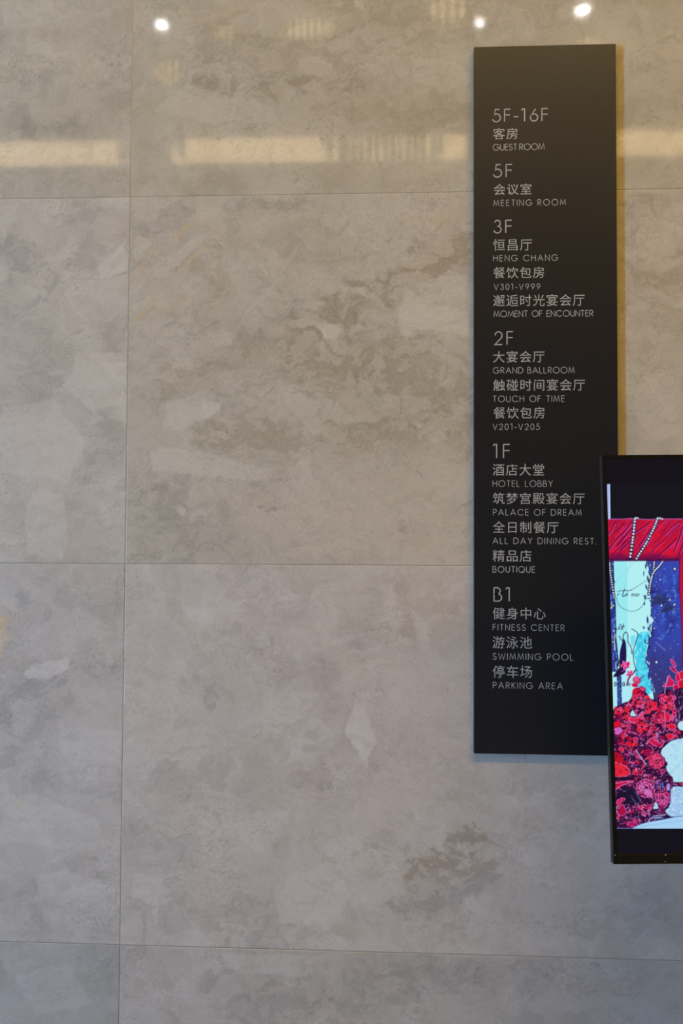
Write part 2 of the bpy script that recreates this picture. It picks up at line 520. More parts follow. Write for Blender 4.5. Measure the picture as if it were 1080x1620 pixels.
def build_back_wall():
    zs = [0.0, ZJ[2], ZJ[1], ZJ[0], ZJ[0] + PH, ZJ[0] + 2 * PH, ROOM_Z]
    xs = [ROOM_X0] + [XJ + k * PW for k in (-2, -1, 0, 1, 2, 3)] + [ROOM_X1]
    V, Fq, Cc = [], [], []
    nv = 0
    st = []
    for k, form, pts, w, s in STROKES:
        q = [wall_uv(*p) for p in pts]
        c = np.mean(q, 0)
        st.append((c, (k, form, q, w, s)))
    tones = {}
    rnd = random.Random(4)
    for i in range(len(xs) - 1):
        for j in range(len(zs) - 1):
            x0, x1, z0, z1 = xs[i] + GAP / 2, xs[i + 1] - GAP / 2, zs[j] + GAP / 2, zs[j + 1] - GAP / 2
            fine = x1 > -1.35 and x0 < 1.0 and z0 < 3.1
            if fine:
                # only the stretch near the photographed part is finely divided
                cuts = [x0] + [c for c in (-1.35, 1.05) if x0 < c < x1] + [x1]
                gx = []
                for a, b in zip(cuts[:-1], cuts[1:]):
                    h = .0026 if (a >= -1.351 and b <= 1.051) else .006
                    n = max(1, int(round((b - a) / h)))
                    gx += list(np.linspace(a, b, n, endpoint=False))
                gx = np.array(gx + [x1])
                gz = np.linspace(z0, z1, max(2, int(round((z1 - z0) / .0026)) + 1))
            else:
                gx = np.linspace(x0, x1, max(2, int((x1 - x0) / .012)))
                gz = np.linspace(z0, z1, max(2, int((z1 - z0) / .012)))
            # skirt rows going back into the joint
            y = np.zeros((len(gz) + 2, len(gx) + 2))
            y[0, :] = y[-1, :] = .012; y[:, 0] = y[:, -1] = .012
            gx2 = np.concatenate([[gx[0]], gx, [gx[-1]]]); gz2 = np.concatenate([[gz[0]], gz, [gz[-1]]])
            XX, ZZ = np.meshgrid(gx2, gz2)
            tone = 1 + rnd.uniform(-.015, .015)
            left = x1 < XJ + .01
            slab_light_tint = {0: (.965, .955, .955), 1: (1.065, 1.04, 1.035), 2: (1.0, .98, .905)}.get(j, (.955, .935, .82))  # slab tint plus painted-in light: warmer upper rows, cooler and darker bottom row
            if left:
                slab_light_tint = {0: (.855, .895, .935), 1: (1.03, 1.025, 1.03), 2: (1.06, 1.055, 1.015)}.get(j, (.955, .945, .86))  # left column: own tint, with some cool light put into the colour
            cu, cv0, cv1 = x0 / PXU, -z1 / PXU, -z0 / PXU
            mine = [q for c, q in st if x0 / PXU - 20 <= c[0] <= x1 / PXU and cv0 <= c[1] <= cv1]
            colr = marble(XX.ravel(), ZZ.ravel(), 1 + i * 3 + j * 7, tuple(tone * c for c in slab_light_tint), mine, -.55 if (j == 2 and not left) else rnd.uniform(-.7, .3))
            h, w = XX.shape
            V.append(np.stack([XX.ravel(), y.ravel(), ZZ.ravel()], -1))
            idx = nv + np.arange(h * w).reshape(h, w)
            Fq.append(np.stack([idx[:-1, :-1], idx[:-1, 1:], idx[1:, 1:], idx[1:, :-1]], -1).reshape(-1, 4))
            Cc.append(colr)
            nv += h * w
    nf_marble = sum(len(f) for f in Fq)
    # backing with the joint filler, and the body of the wall
    X0, X1 = ROOM_X0, ROOM_X1
    b = np.array([(X0, .0003, 0), (X1, .0003, 0), (X1, .0003, ROOM_Z), (X0, .0003, ROOM_Z),
                  (X0, .20, 0), (X1, .20, 0), (X1, .20, ROOM_Z), (X0, .20, ROOM_Z)], float)
    fb = np.array([(0, 1, 2, 3), (5, 4, 7, 6), (0, 4, 5, 1), (3, 2, 6, 7), (0, 3, 7, 4), (1, 5, 6, 2)]) + nv
    V.append(b); Fq.append(fb); Cc.append(np.tile((.4, .36, .3), (8, 1)))
    V = np.concatenate(V); Fq = np.concatenate(Fq); Cc = np.concatenate(Cc)
    me = grid_mesh('wall_back', V, Fq, Cc)
    mi = np.zeros(len(Fq), np.int32); mi[nf_marble:] = 1
    me.polygons.foreach_set('material_index', mi)
    return me


def grid_mesh(name, V, Fq, C):
    me = bpy.data.meshes.new(name)
    me.vertices.add(len(V))
    me.vertices.foreach_set('co', V.astype(np.float32).ravel())
    me.loops.add(len(Fq) * 4)
    me.loops.foreach_set('vertex_index', Fq.astype(np.int32).ravel())
    me.polygons.add(len(Fq))
    me.polygons.foreach_set('loop_start', np.arange(0, len(Fq) * 4, 4, dtype=np.int32))
    me.polygons.foreach_set('loop_total', np.full(len(Fq), 4, np.int32))
    at = me.attributes.new('pigment', 'FLOAT_COLOR', 'POINT')
    at.data.foreach_set('color', np.concatenate([C, np.ones((len(C), 1))], 1).astype(np.float32).ravel())
    me.update()
    return me


def marble_material():
    m = bpy.data.materials.new('polished_marble')
    m.use_nodes = True
    nt = m.node_tree
    b = nt.nodes['Principled BSDF']
    at = nt.nodes.new('ShaderNodeAttribute'); at.attribute_name = 'pigment'
    tc = nt.nodes.new('ShaderNodeTexCoord')
    n1 = nt.nodes.new('ShaderNodeTexNoise')
    n1.inputs['Scale'].default_value = 130; n1.inputs['Detail'].default_value = 6; n1.inputs['Roughness'].default_value = .7
    n1.inputs['Distortion'].default_value = .6
    nt.links.new(tc.outputs['Object'], n1.inputs['Vector'])
    r1 = nt.nodes.new('ShaderNodeMapRange')
    r1.inputs['From Min'].default_value = .3; r1.inputs['From Max'].default_value = .7
    r1.inputs['To Min'].default_value = .95; r1.inputs['To Max'].default_value = 1.05
    nt.links.new(n1.outputs['Fac'], r1.inputs['Value'])
    sc1 = nt.nodes.new('ShaderNodeVectorMath'); sc1.operation = 'SCALE'
    nt.links.new(at.outputs['Color'], sc1.inputs[0]); nt.links.new(r1.outputs[0], sc1.inputs['Scale'])
    nt.links.new(sc1.outputs[0], b.inputs['Base Color'])
    n2 = nt.nodes.new('ShaderNodeTexNoise')
    n2.inputs['Scale'].default_value = 35; n2.inputs['Detail'].default_value = 4
    nt.links.new(tc.outputs['Object'], n2.inputs['Vector'])
    r2 = nt.nodes.new('ShaderNodeMapRange')
    r2.inputs['From Min'].default_value = .3; r2.inputs['From Max'].default_value = .7
    r2.inputs['To Min'].default_value = .025; r2.inputs['To Max'].default_value = .065
    nt.links.new(n2.outputs['Fac'], r2.inputs['Value'])
    nt.links.new(r2.outputs[0], b.inputs['Roughness'])
    b.inputs['IOR'].default_value = 1.5
    return m


# ------------------------------------------------------------------ the room
m_marble = marble_material()
m_grout = noisy(principled('joint_filler', (.47, .40, .30), .8), 60, .15)
m_plaster = noisy(principled('white_plaster', (.62, .60, .56), .8), 8, .04)
m_panel = noisy(principled('walnut_panelling', (.075, .056, .038), .5), 6, .25, .05)
m_floor = noisy(principled('grey_stone_floor', (.20, .195, .19), .18), 5, .12, .04)
m_bronze = noisy(principled('dark_bronze', (.05, .042, .035), .4, metal=.6), 30, .15)
m_cove = emitter('cove_glow', COVE_C, COVE_L)
m_strip = emitter('ceiling_strip_glow', STRIP_C, STRIP_L)
m_spot = emitter('downlight_glow', (1, .97, .9), SPOT_L)
m_slat = emitter('lantern_glow', SLAT_C, SLAT_L)
m_sky = emitter('daylit_glazing', WINDOW_C, WINDOW_L)

wall_back = obj('wall_back', build_back_wall(), [m_marble, m_grout], kind='structure')

obj('floor', box(ROOM_X0 - .2, ROOM_X1 + .2, ROOM_Y - .5, .2, -.2, 0), m_floor, kind='structure')
ceiling = obj('ceiling', box(ROOM_X0 - .2, ROOM_X1 + .2, ROOM_Y - .5, .2, ROOM_Z, ROOM_Z + .2), m_plaster, kind='structure')
obj('wall_right', box(ROOM_X1, ROOM_X1 + .2, ROOM_Y, 0, 0, ROOM_Z), m_panel, kind='structure')
# left wall with a tall entrance window
WY0, WY1, WZ0, WZ1 = -4.75, -3.55, .06, 2.5
bm = bmesh.new()
add_box(bm, ROOM_X0 - .2, ROOM_X0, ROOM_Y, WY0, 0, ROOM_Z)
add_box(bm, ROOM_X0 - .2, ROOM_X0, WY1, 0, 0, ROOM_Z)
add_box(bm, ROOM_X0 - .2, ROOM_X0, WY0, WY1, 0, WZ0)
add_box(bm, ROOM_X0 - .2, ROOM_X0, WY0, WY1, WZ1, ROOM_Z)
obj('wall_left', bm, m_plaster, kind='structure')
bm = bmesh.new()
for a, b_ in ((WY0, WY0 + .05), (WY1 - .05, WY1)):
    add_box(bm, ROOM_X0 - .14, ROOM_X0 - .04, a, b_, WZ0, WZ1)
for z in (WZ0, 1.2, WZ1 - .05):
    add_box(bm, ROOM_X0 - .14, ROOM_X0 - .04, WY0 + .05, WY1 - .05, z, z + .05)
win = obj('window_1', bm, m_bronze, kind='structure')
obj('pane', box(ROOM_X0 - .10, ROOM_X0 - .09, WY0 + .05, WY1 - .05, WZ0 + .05, WZ1 - .05), m_sky, win)

# front wall behind the photographer: dark panelling with a long lit cove high up
p0, p1 = mirrored(400, 257, ROOM_Y), mirrored(400, 211, ROOM_Y)
CZ0, CZ1 = p0[2], p1[2]
bm = bmesh.new()
add_box(bm, ROOM_X0 - .2, ROOM_X1 + .2, ROOM_Y - .5, ROOM_Y, 0, CZ0)
add_box(bm, ROOM_X0 - .2, ROOM_X1 + .2, ROOM_Y - .5, ROOM_Y, CZ1, ROOM_Z)
add_box(bm, ROOM_X0 - .2, ROOM_X1 + .2, ROOM_Y - .5, ROOM_Y - .12, CZ0, CZ1)
wf = obj('wall_front', bm, m_panel, kind='structure')
obj('cove_light', box(ROOM_X0, ROOM_X1, ROOM_Y - .115, ROOM_Y - .10, CZ0, CZ1), m_cove, wf)
# timber battens standing in front of parts of the cove
bm = bmesh.new()


def batten(px0, px1, yfrac=1.0):
    a, b_ = mirrored(px0, 235, ROOM_Y - .02)[0], mirrored(px1, 235, ROOM_Y - .02)[0]
    add_box(bm, a, b_, ROOM_Y - .05, ROOM_Y - .01, CZ1 - (CZ1 - CZ0) * yfrac, CZ1)


for a, b_, yf in [(186, 190, .8), (195, 199, .9), (204, 272, 1), (276, 279, .6), (284, 292, .7), (507, 514, .42), (516.5, 526, .82), (535.5, 551.5, 1),
                  (555.5, 564, 1), (568, 575, 1), (580, 588, 1), (592.5, 600, 1), (605, 613, 1), (617, 625, 1), (629, 636, 1),
                  (641, 649, 1), (653, 661, 1), (665, 673, 1), (682, 690, .9), (693, 701, .75), (738, 770, 1), (860, 975, 1)]:
    batten(a, b_, yf)
obj('trim_1', bm, m_panel, kind='structure')

# ceiling lamps: a long warm strip, three downlights, slatted lantern boxes
bm = bmesh.new()
add_box(bm, -1.6, 5.0, -3.45, -2.95, ROOM_Z - .03, ROOM_Z)
obj('strip_light', bm, m_strip, ceiling)
for px, py, r in ((256, 41, .034), (758, 38, .022), (922, 17, .042)):
    d = ray(px, py)
    d = d / d[1]
    t = (ROOM_Z - .012 - CAM[2]) / d[2]
    c = CAM + d * t
    bm = bmesh.new()
    bmesh.ops.create_cone(bm, cap_ends=True, segments=24, radius1=r, radius2=r, depth=.012)
    o = obj('downlight', bm, m_spot, ceiling)
    o.location = (c[0], -c[1], ROOM_Z - .006)
for px, py, w, h, n in ((487, 40, 92, 36, 8), (262, 106, 44, 44, 4), (708, 10, 60, 40, 4), (352, 46, 40, 18, 3), (935, 62, 50, 22, 4)):
    y = ROOM_Y + 1.4
    a, b_ = mirrored(px - w / 2, py + h / 2, y), mirrored(px + w / 2, py - h / 2, y)
    cx, cz = (a[0] + b_[0]) / 2, (a[2] + b_[2]) / 2
    rx, rz = abs(b_[0] - a[0]) / 2, abs(b_[2] - a[2]) / 2
    bm = bmesh.new()
    bmesh.ops.create_uvsphere(bm, u_segments=24, v_segments=12, radius=1)
    for v in bm.verts:
        v.co = Vector((cx + v.co.x * rx, y - .06 + v.co.y * .03, cz + v.co.z * rz))
    lan = obj('lantern', bm, m_slat, ceiling)
    bm = bmesh.new()
    for k in range(n + 1):
        x = cx - rx + 2 * rx * k / n
        add_box(bm, x - rx / n * .42, x + rx / n * .42, y - .03, y + .01, cz - rz * 1.25, cz + rz * 1.25)
    add_box(bm, cx - .006, cx + .006, y - .05, y - .04, cz, ROOM_Z)
    obj('slat_screen', bm, m_panel, lan)

# ------------------------------------------------------------------ directory sign
SIGN_T = 0.020
s_tl = on_plane_y(749.3, 74, -SIGN_T); s_br = on_plane_y(749.3, 1192, -SIGN_T)
s_tr = on_plane_y(973.8, 69.5, -SIGN_T)
SX0, SX1, SZ1, SZ0 = (s_tl[0] + s_br[0]) / 2, s_tr[0], (s_tl[2] + s_tr[2]) / 2, s_br[2]
m_sign = noisy(principled('satin_black_metal', (.0140, .0155, .0195), .27, .5), 40, .02, .004)
m_letter = noisy(principled('silver_grey_print', (.43, .45, .48), .5, .4), 50, .05)
sign = thing('directory_sign', 'tall narrow black floor directory sign with silver lettering on the marble wall', 'sign',
             Matrix.Translation((SX0, 0, SZ0)))
obj('panel', box(0, SX1 - SX0, -SIGN_T, 0, 0, SZ1 - SZ0, bevel=.0008), m_sign, sign)


# --- a thin geometric sans, drawn as strokes (cap height 1)
def arc(cx, cy, rx, ry, a0, a1, n=20):
    return [(cx + rx * math.cos(math.radians(a0 + (a1 - a0) * i / n)), cy + ry * math.sin(math.radians(a0 + (a1 - a0) * i / n))) for i in range(n + 1)]


def bowl(x, y0, y1, w):
    r = (y1 - y0) / 2
    k = max(w - r, .02)
    return [(x, y1), (x + k, y1)] + arc(x + k, (y0 + y1) / 2, w - k, r, 90, -90) + [(x, y0)]


def S_shape(w):
    return arc(w / 2, .74, w * .42, .26, 25, 250, 18)[:] + arc(w / 2, .255, w * .5, .255, 75, -160, 22)


G = {
    'A': (.86, [[(0, 0), (.43, 1), (.86, 0)], [(.14, .34), (.72, .34)]]),
    'B': (.56, [[(0, 0), (0, 1)], bowl(0, .54, 1, .46), bowl(0, 0, .54, .56)]),
    'C': (.92, [arc(.5, .5, .5, .5, 38, 322, 34)]),
    'D': (.78, [[(0, 0), (0, 1)], [(0, 1), (.28, 1)] + arc(.28, .5, .5, .5, 90, -90, 24) + [(0, 0)]]),
    'E': (.48, [[(0, 0), (0, 1)], [(0, 1), (.48, 1)], [(0, .54), (.46, .54)], [(0, 0), (.48, 0)]]),
    'F': (.46, [[(0, 0), (0, 1)], [(0, 1), (.46, 1)], [(0, .54), (.44, .54)]]),
    'G': (1.0, [arc(.5, .5, .5, .5, 42, 356, 36) + [(.56, .46)]]),
    'H': (.66, [[(0, 0), (0, 1)], [(.66, 0), (.66, 1)], [(0, .55), (.66, .55)]]),
    'I': (.0, [[(0, 0), (0, 1)]]),
    'K': (.56, [[(0, 0), (0, 1)], [(.52, 1), (.02, .5)], [(.12, .6), (.56, 0)]]),
    'L': (.44, [[(0, 1), (0, 0)], [(0, 0), (.44, 0)]]),
    'M': (.92, [[(0, 0), (.14, 1), (.46, .12), (.78, 1), (.92, 0)]]),
    'N': (.68, [[(0, 0), (0, 1), (.68, 0), (.68, 1)]]),
    'O': (1.02, [arc(.51, .5, .51, .51, 0, 360, 40)]),
    'P': (.52, [[(0, 0), (0, 1)], bowl(0, .46, 1, .52)]),
    'Q': (1.02, [arc(.51, .5, .51, .51, 0, 360, 40), [(.6, .28), (.96, -.06)]]),
    'R': (.56, [[(0, 0), (0, 1)], bowl(0, .47, 1, .52), [(.2, .47), (.56, 0)]]),
    'S': (.52, [S_shape(.52)]),
    'T': (.54, [[(.27, 0), (.27, 1)], [(0, 1), (.54, 1)]]),
    'U': (.62, [[(0, 1), (0, .31)] + arc(.31, .31, .31, .31, 180, 360, 20) + [(.62, 1)]]),
    'V': (.72, [[(0, 1), (.36, 0), (.72, 1)]]),
    'W': (1.06, [[(0, 1), (.27, 0), (.53, .9), (.79, 0), (1.06, 1)]]),
    'Y': (.66, [[(0, 1), (.33, .5), (.66, 1)], [(.33, .5), (.33, 0)]]),
    '0': (.56, [arc(.28, .5, .28, .5, 0, 360, 32)]),
    '1': (.36, [[(0, .88), (.06, 1), (.24, 1), (.24, 0)]]),
    '2': (.56, [arc(.28, .7, .27, .30, 175, -38, 18) + [(0, 0), (.56, 0)]]),
    '3': (.54, [arc(.26, .755, .22, .245, 160, -90, 18), arc(.26, .27, .28, .27, 95, -165, 20)]),
    '4': (.60, [[(.44, 0), (.44, 1), (0, .25), (.60, .25)]]),
    '5': (.56, [[(.5, 1), (.16, 1), (.09, .56)] + arc(.24, .32, .32, .32, 112, -160, 24)]),
    '6': (.58, [[(.42, 1), (.06, .46)], arc(.29, .29, .29, .29, 0, 360, 30)]),
    '9': (.58, [[(.16, 0), (.52, .54)], arc(.29, .71, .29, .29, 0, 360, 30)]),
    '-': (.22, [[(-.07, .38), (.29, .38)]]),
    '.': (.06, [[(-.02, .02), (.08, .02)]]),
}


def stroke_poly(bm, pts, w, depth):
    """a flat ribbon of constant width with mitred bends, raised by depth"""
    P = [Vector((x, y)) for x, y in pts]
    closed = (P[0] - P[-1]).length < 1e-6
    if closed:
        P = P[:-1]
    n = len(P)
    L, R_ = [], []
    for i in range(n):
        a = P[i - 1] if (i > 0 or closed) else None
        c = P[(i + 1) % n] if (i < n - 1 or closed) else None
        t1 = (P[i] - a).normalized() if a is not None else None
        t2 = (c - P[i]).normalized() if c is not None else None
        t1 = t1 or t2; t2 = t2 or t1
        n1 = Vector((-t1.y, t1.x)); n2 = Vector((-t2.y, t2.x))
        m = n1 + n2
        m = m.normalized() if m.length > 1e-6 else n1
        k = w / 2 / max(.45, m.dot(n1))
        L.append(P[i] + m * k); R_.append(P[i] - m * k)
    top = [(bm.verts.new((l.x, -depth, l.y)), bm.verts.new((r.x, -depth, r.y))) for l, r in zip(L, R_)]
    bot = [(bm.verts.new((l.x, 0, l.y)), bm.verts.new((r.x, 0, r.y))) for l, r in zip(L, R_)]
    rng = range(n if closed else n - 1)
    for i in rng:
        j = (i + 1) % n
        bm.faces.new((top[i][0], top[i][1], top[j][1], top[j][0]))
        bm.faces.new((top[i][0], top[j][0], bot[j][0], bot[i][0]))
        bm.faces.new((top[i][1], bot[i][1], bot[j][1], top[j][1]))
    if not closed:
        for i in (0, n - 1):
            bm.faces.new((top[i][0], bot[i][0], bot[i][1], top[i][1]))


def latin(text, track, wsp):
    """strokes of a line, in cap-height units, and its width"""
    x = 0.0
    out = []
    for ch in text:
        if ch == ' ':
            x += wsp - track
            continue
        w, st = G[ch]
        for s in st:
            out.append([(x + a, b) for a, b in s])
        x += w + track
    return out, x - track


def sign_point(px, py):
    p = on_plane_y(px, py, -SIGN_T)
    return p[0] - SX0, p[2] - SZ0


def latin_line(name, text, x0, x1, y0, y1, weight, wsp=.75):
    ym = (y0 + y1) / 2
    ax, _ = sign_point(x0, ym); bx, _ = sign_point(x1, ym)
    xm = (x0 + x1) / 2
    _, zt = sign_point(xm, y0); _, zb = sign_point(xm, y1)
    H, W = zt - zb, bx - ax
    sw = weight * H
    Hc = H - sw
    tr = .22
    for _ in range(30):       # letter spacing that fills the measured width
        _, w = latin(text, tr, wsp + tr)
        tr += ((W - sw) / Hc - w) / max(1, len(text) - 1) * .8
    tr_ok = max(tr, .02)
    strokes, w = latin(text, tr_ok, wsp + tr_ok)
    sx = (W - sw) / (w * Hc)
    bm = bmesh.new()
    for s in strokes:
        stroke_poly(bm, [(ax + sw / 2 + a * Hc * sx, zb + sw / 2 + b * Hc) for a, b in s], sw, .0005)
    o = obj(name, bm, m_letter, sign)
    o.location = (0, -SIGN_T, 0)
    return o


def han_line(name, text, x0, x1, y0, y1):
    c = bpy.data.curves.new(name, 'FONT')
    c.body = text
    c.space_character = 1.10
    c.resolution_u = 3
    c.offset = 0.0
    t = bpy.data.objects.new(name, c)
    COL.objects.link(t)
    bpy.context.view_layer.update()
    me = bpy.data.meshes.new_from_object(t.evaluated_get(bpy.context.evaluated_depsgraph_get()))
    bpy.data.objects.remove(t)
    bpy.data.curves.remove(c)
    n = len(me.vertices)
    co = np.zeros(n * 3); me.vertices.foreach_get('co', co); co = co.reshape(-1, 3)
    ym, xm = (y0 + y1) / 2, (x0 + x1) / 2
    ax, _ = sign_point(x0, ym); bx, _ = sign_point(x1, ym)
    _, zt = sign_point(xm, y0); _, zb = sign_point(xm, y1)
    lo, hi = co.min(0), co.max(0)
    out = np.zeros_like(co)
    out[:, 0] = ax + (co[:, 0] - lo[0]) / (hi[0] - lo[0]) * (bx - ax)
    out[:, 2] = zb + (co[:, 1] - lo[1]) / (hi[1] - lo[1]) * (zt - zb)
    out[:, 1] = -.0005
    me.vertices.foreach_set('co', out.ravel())
    me.materials.clear()
    me.update()
    o = obj(name, me, m_letter, sign)
    o.location = (0, -SIGN_T, 0)
    return o


BIG, SMALL = .078, .092
LINES = [
    ('f', '5F-16F', 779.2, 866.9, 171.7, 192.8), ('h', '客房', 779.7, 818.5, 202.5, 220.6), ('e', 'GUEST ROOM', 779.2, 861.3, 227.3, 237.7, .28),
    ('f', '5F', 780.7, 810.5, 259.5, 281), ('h', '会议室', 780.7, 840.6, 290.6, 308.4), ('e', 'MEETING ROOM', 779.9, 895, 315.5, 325.5),
    ('f', '3F', 780.4, 810, 347.7, 369.4), ('h', '恒昌厅', 779.7, 841.1, 378, 396.6), ('e', 'HENG CHANG', 779.9, 882.5, 403, 413.2),
    ('h', '餐饮包房', 780, 860.4, 422.3, 440.4), ('e', 'V301-V999', 780.9, 854.6, 448.8, 458.5),
    ('h', '邂逅时光宴会厅', 779.7, 924.4, 465.6, 484.3), ('e', 'MOMENT OF ENCOUNTER', 780.4, 938.4, 491, 501.2, .55),
    ('f', '2F', 781.6, 812, 524, 546), ('h', '大宴会厅', 779.7, 861, 555, 573.4), ('e', 'GRAND BALLROOM', 779.5, 908.5, 580.7, 590.9, .5),
    ('h', '触碰时间宴会厅', 780, 924.9, 599.7, 618.3), ('e', 'TOUCH OF TIME', 779.2, 893, 625.7, 636.1),
    ('h', '餐饮包房', 780.4, 861.3, 643.8, 662.3), ('e', 'V201-V205', 779, 853.6, 670.2, 680.3),
    ('f', '1F', 779.2, 807, 702.2, 725.4), ('h', '酒店大堂', 778.8, 860.4, 733.8, 752.6), ('e', 'HOTEL LOBBY', 778.9, 874.3, 760, 770.4),
    ('h', '筑梦宫殿宴会厅', 779.2, 924.4, 779.3, 797.7), ('e', 'PALACE OF DREAM', 779.5, 919.8, 805.4, 815.7),
    ('h', '全日制餐厅', 779.2, 883.2, 824.8, 843.3), ('e', 'ALL DAY DINING REST.', 778.8, 943.4, 850.7, 861),
    ('h', '精品店', 778.8, 840.4, 870, 888.6), ('e', 'BOUTIQUE', 778.8, 846.2, 895.8, 906),
    ('f', 'B1', 780.2, 808.6, 929, 952), ('h', '健身中心', 779.2, 862.8, 961.3, 980), ('e', 'FITNESS CENTER', 779, 892.9, 987.6, 998),
    ('h', '游泳池', 778.8, 841.1, 1006.8, 1026), ('e', 'SWIMMING POOL', 779, 906.8, 1033.6, 1044.4),
    ('h', '停车场', 779, 841.1, 1053, 1072.3), ('e', 'PARKING AREA', 779.2, 890, 1079.4, 1090),
]
for ln in LINES:
    if ln[0] == 'f':
        latin_line('floor_number', *ln[1:6], BIG)
    elif ln[0] == 'e':
        latin_line('english_line', *ln[1:6], SMALL, ln[6] if len(ln) > 6 else .62)
    else:
        han_line('chinese_line', *ln[1:6])

# ------------------------------------------------------------------ digital display on a floor stand
TV_X, TV_Y, TV_Z = 0.43872, -0.35, 1.45 + 0.20852       # top left front corner
TV_YAW, TV_TILT, TV_ROLL = math.radians(2.925), math.radians(2.206), math.radians(.7536)
TV_H, TV_W = 0.8613, 0.497
ex = np.array([math.cos(TV_YAW), math.sin(TV_YAW), 0]); zz = np.array([0, 0, 1.0])
fw = np.cross(zz, ex)
ez = math.cos(TV_TILT) * zz + math.sin(TV_TILT) * fw
TEX = math.cos(TV_ROLL) * ex + math.sin(TV_ROLL) * ez
TEZ = -math.sin(TV_ROLL) * ex + math.cos(TV_ROLL) * ez
TEY = np.cross(TEZ, TEX)                               # into the wall
TORG = np.array([TV_X, TV_Y, TV_Z])
tc = TORG + TEX * TV_W / 2 + TEY * .07
tv = thing('display_screen', 'black upright digital display showing a red floral wedding picture, in front of the sign', 'screen',
           Matrix.Translation((tc[0], tc[1], 0)))
TVM = Matrix.Identity(4)
for i in range(3):
    TVM[i][0], TVM[i][1], TVM[i][2], TVM[i][3] = TEX[i], TEY[i], TEZ[i], TORG[i]
TO_TV = Matrix.Translation((-tc[0], -tc[1], 0)) @ TVM    # panel coordinates -> thing coordinates


def tv_part(name, bm_or_me, mat, parent=None):
    o = obj(name, bm_or_me, mat, parent or tv)
    if parent is None:
        o.matrix_parent_inverse = Matrix.Identity(4)
        o.matrix_basis = TO_TV
    return o


m_bezel = noisy(principled('black_bezel', (.006, .0058, .0055), .30, .35), 40, .1)
m_glass = principled('dark_screen_glass', (.004, .004, .006), .22, .35, emis=(.35, .36, 1.0), emis_s=.0075)
m_trimtv = noisy(principled('gloss_black_trim', (.006, .006, .006), .14, .5), 30, .1)
m_side = noisy(principled('grey_side_metal', (.03, .035, .04), .38, .5, metal=.3), 40, .1)
m_dot = principled('polished_screw', (.75, .74, .70), .2, metal=1.0)
m_stand = noisy(principled('black_powder_coat', (.02, .02, .021), .5), 60, .15)

BZ, BB = .0085, .021        # bezel widths: sides/top and bottom
bm = bmesh.new()
add_box(bm, 0, BZ, 0, .008, -TV_H, 0)
add_box(bm, TV_W - BZ, TV_W, 0, .008, -TV_H, 0)
add_box(bm, BZ, TV_W - BZ, 0, .008, -BZ, 0)
add_box(bm, BZ, TV_W - BZ, .0, .008, -TV_H, -TV_H + .006)
tv_part('frame', bm, m_bezel)
tv_part('side_band', box(-.0008, TV_W + .0008, .006, .020, -TV_H - .0003, .0003, bevel=.0005), m_side)
tv_part('back_cover', box(.04, TV_W - .04, .020, .060, -TV_H + .06, -.06, bevel=.008), m_stand)
tv_part('glass_panel', box(BZ, TV_W - BZ, .0015, .004, -TV_H + BB, -BZ), m_glass)
bt = tv_part('bottom_trim', box(BZ, TV_W - BZ, -.0015, .004, -TV_H + .004, -TV_H + BB, bevel=.0012), m_trimtv)
for px, py in ((973, 1353.3), (1053, 1353.0), (1052.4, 1363.2)):
    d = ray(px, py)
    t = np.dot(TORG - TEY * .002 - CAM, TEY) / np.dot(d, TEY)
    q = CAM + d * t - TORG
    bm = bmesh.new()
    r = bmesh.ops.create_uvsphere(bm, u_segments=10, v_segments=6, radius=.0010)
    for v in r['verts']:
        v.co = Vector((v.co.x + q @ TEX, v.co.y * .6 - .0014, v.co.z + q @ TEZ))
    obj('screw', bm, m_dot, bt)

# stand: column and floor plate
cxl = 0.0
bm = bmesh.new()
add_box(bm, -.035, .035, .008, .048, .018, 1.35, bevel=.004)
tv_part_col = obj('column', bm, m_stand, tv)
bm = bmesh.new()
add_box(bm, -.21, .21, -.20, .20, 0, .018, bevel=.005)
obj('base_plate', bm, m_stand, tv)


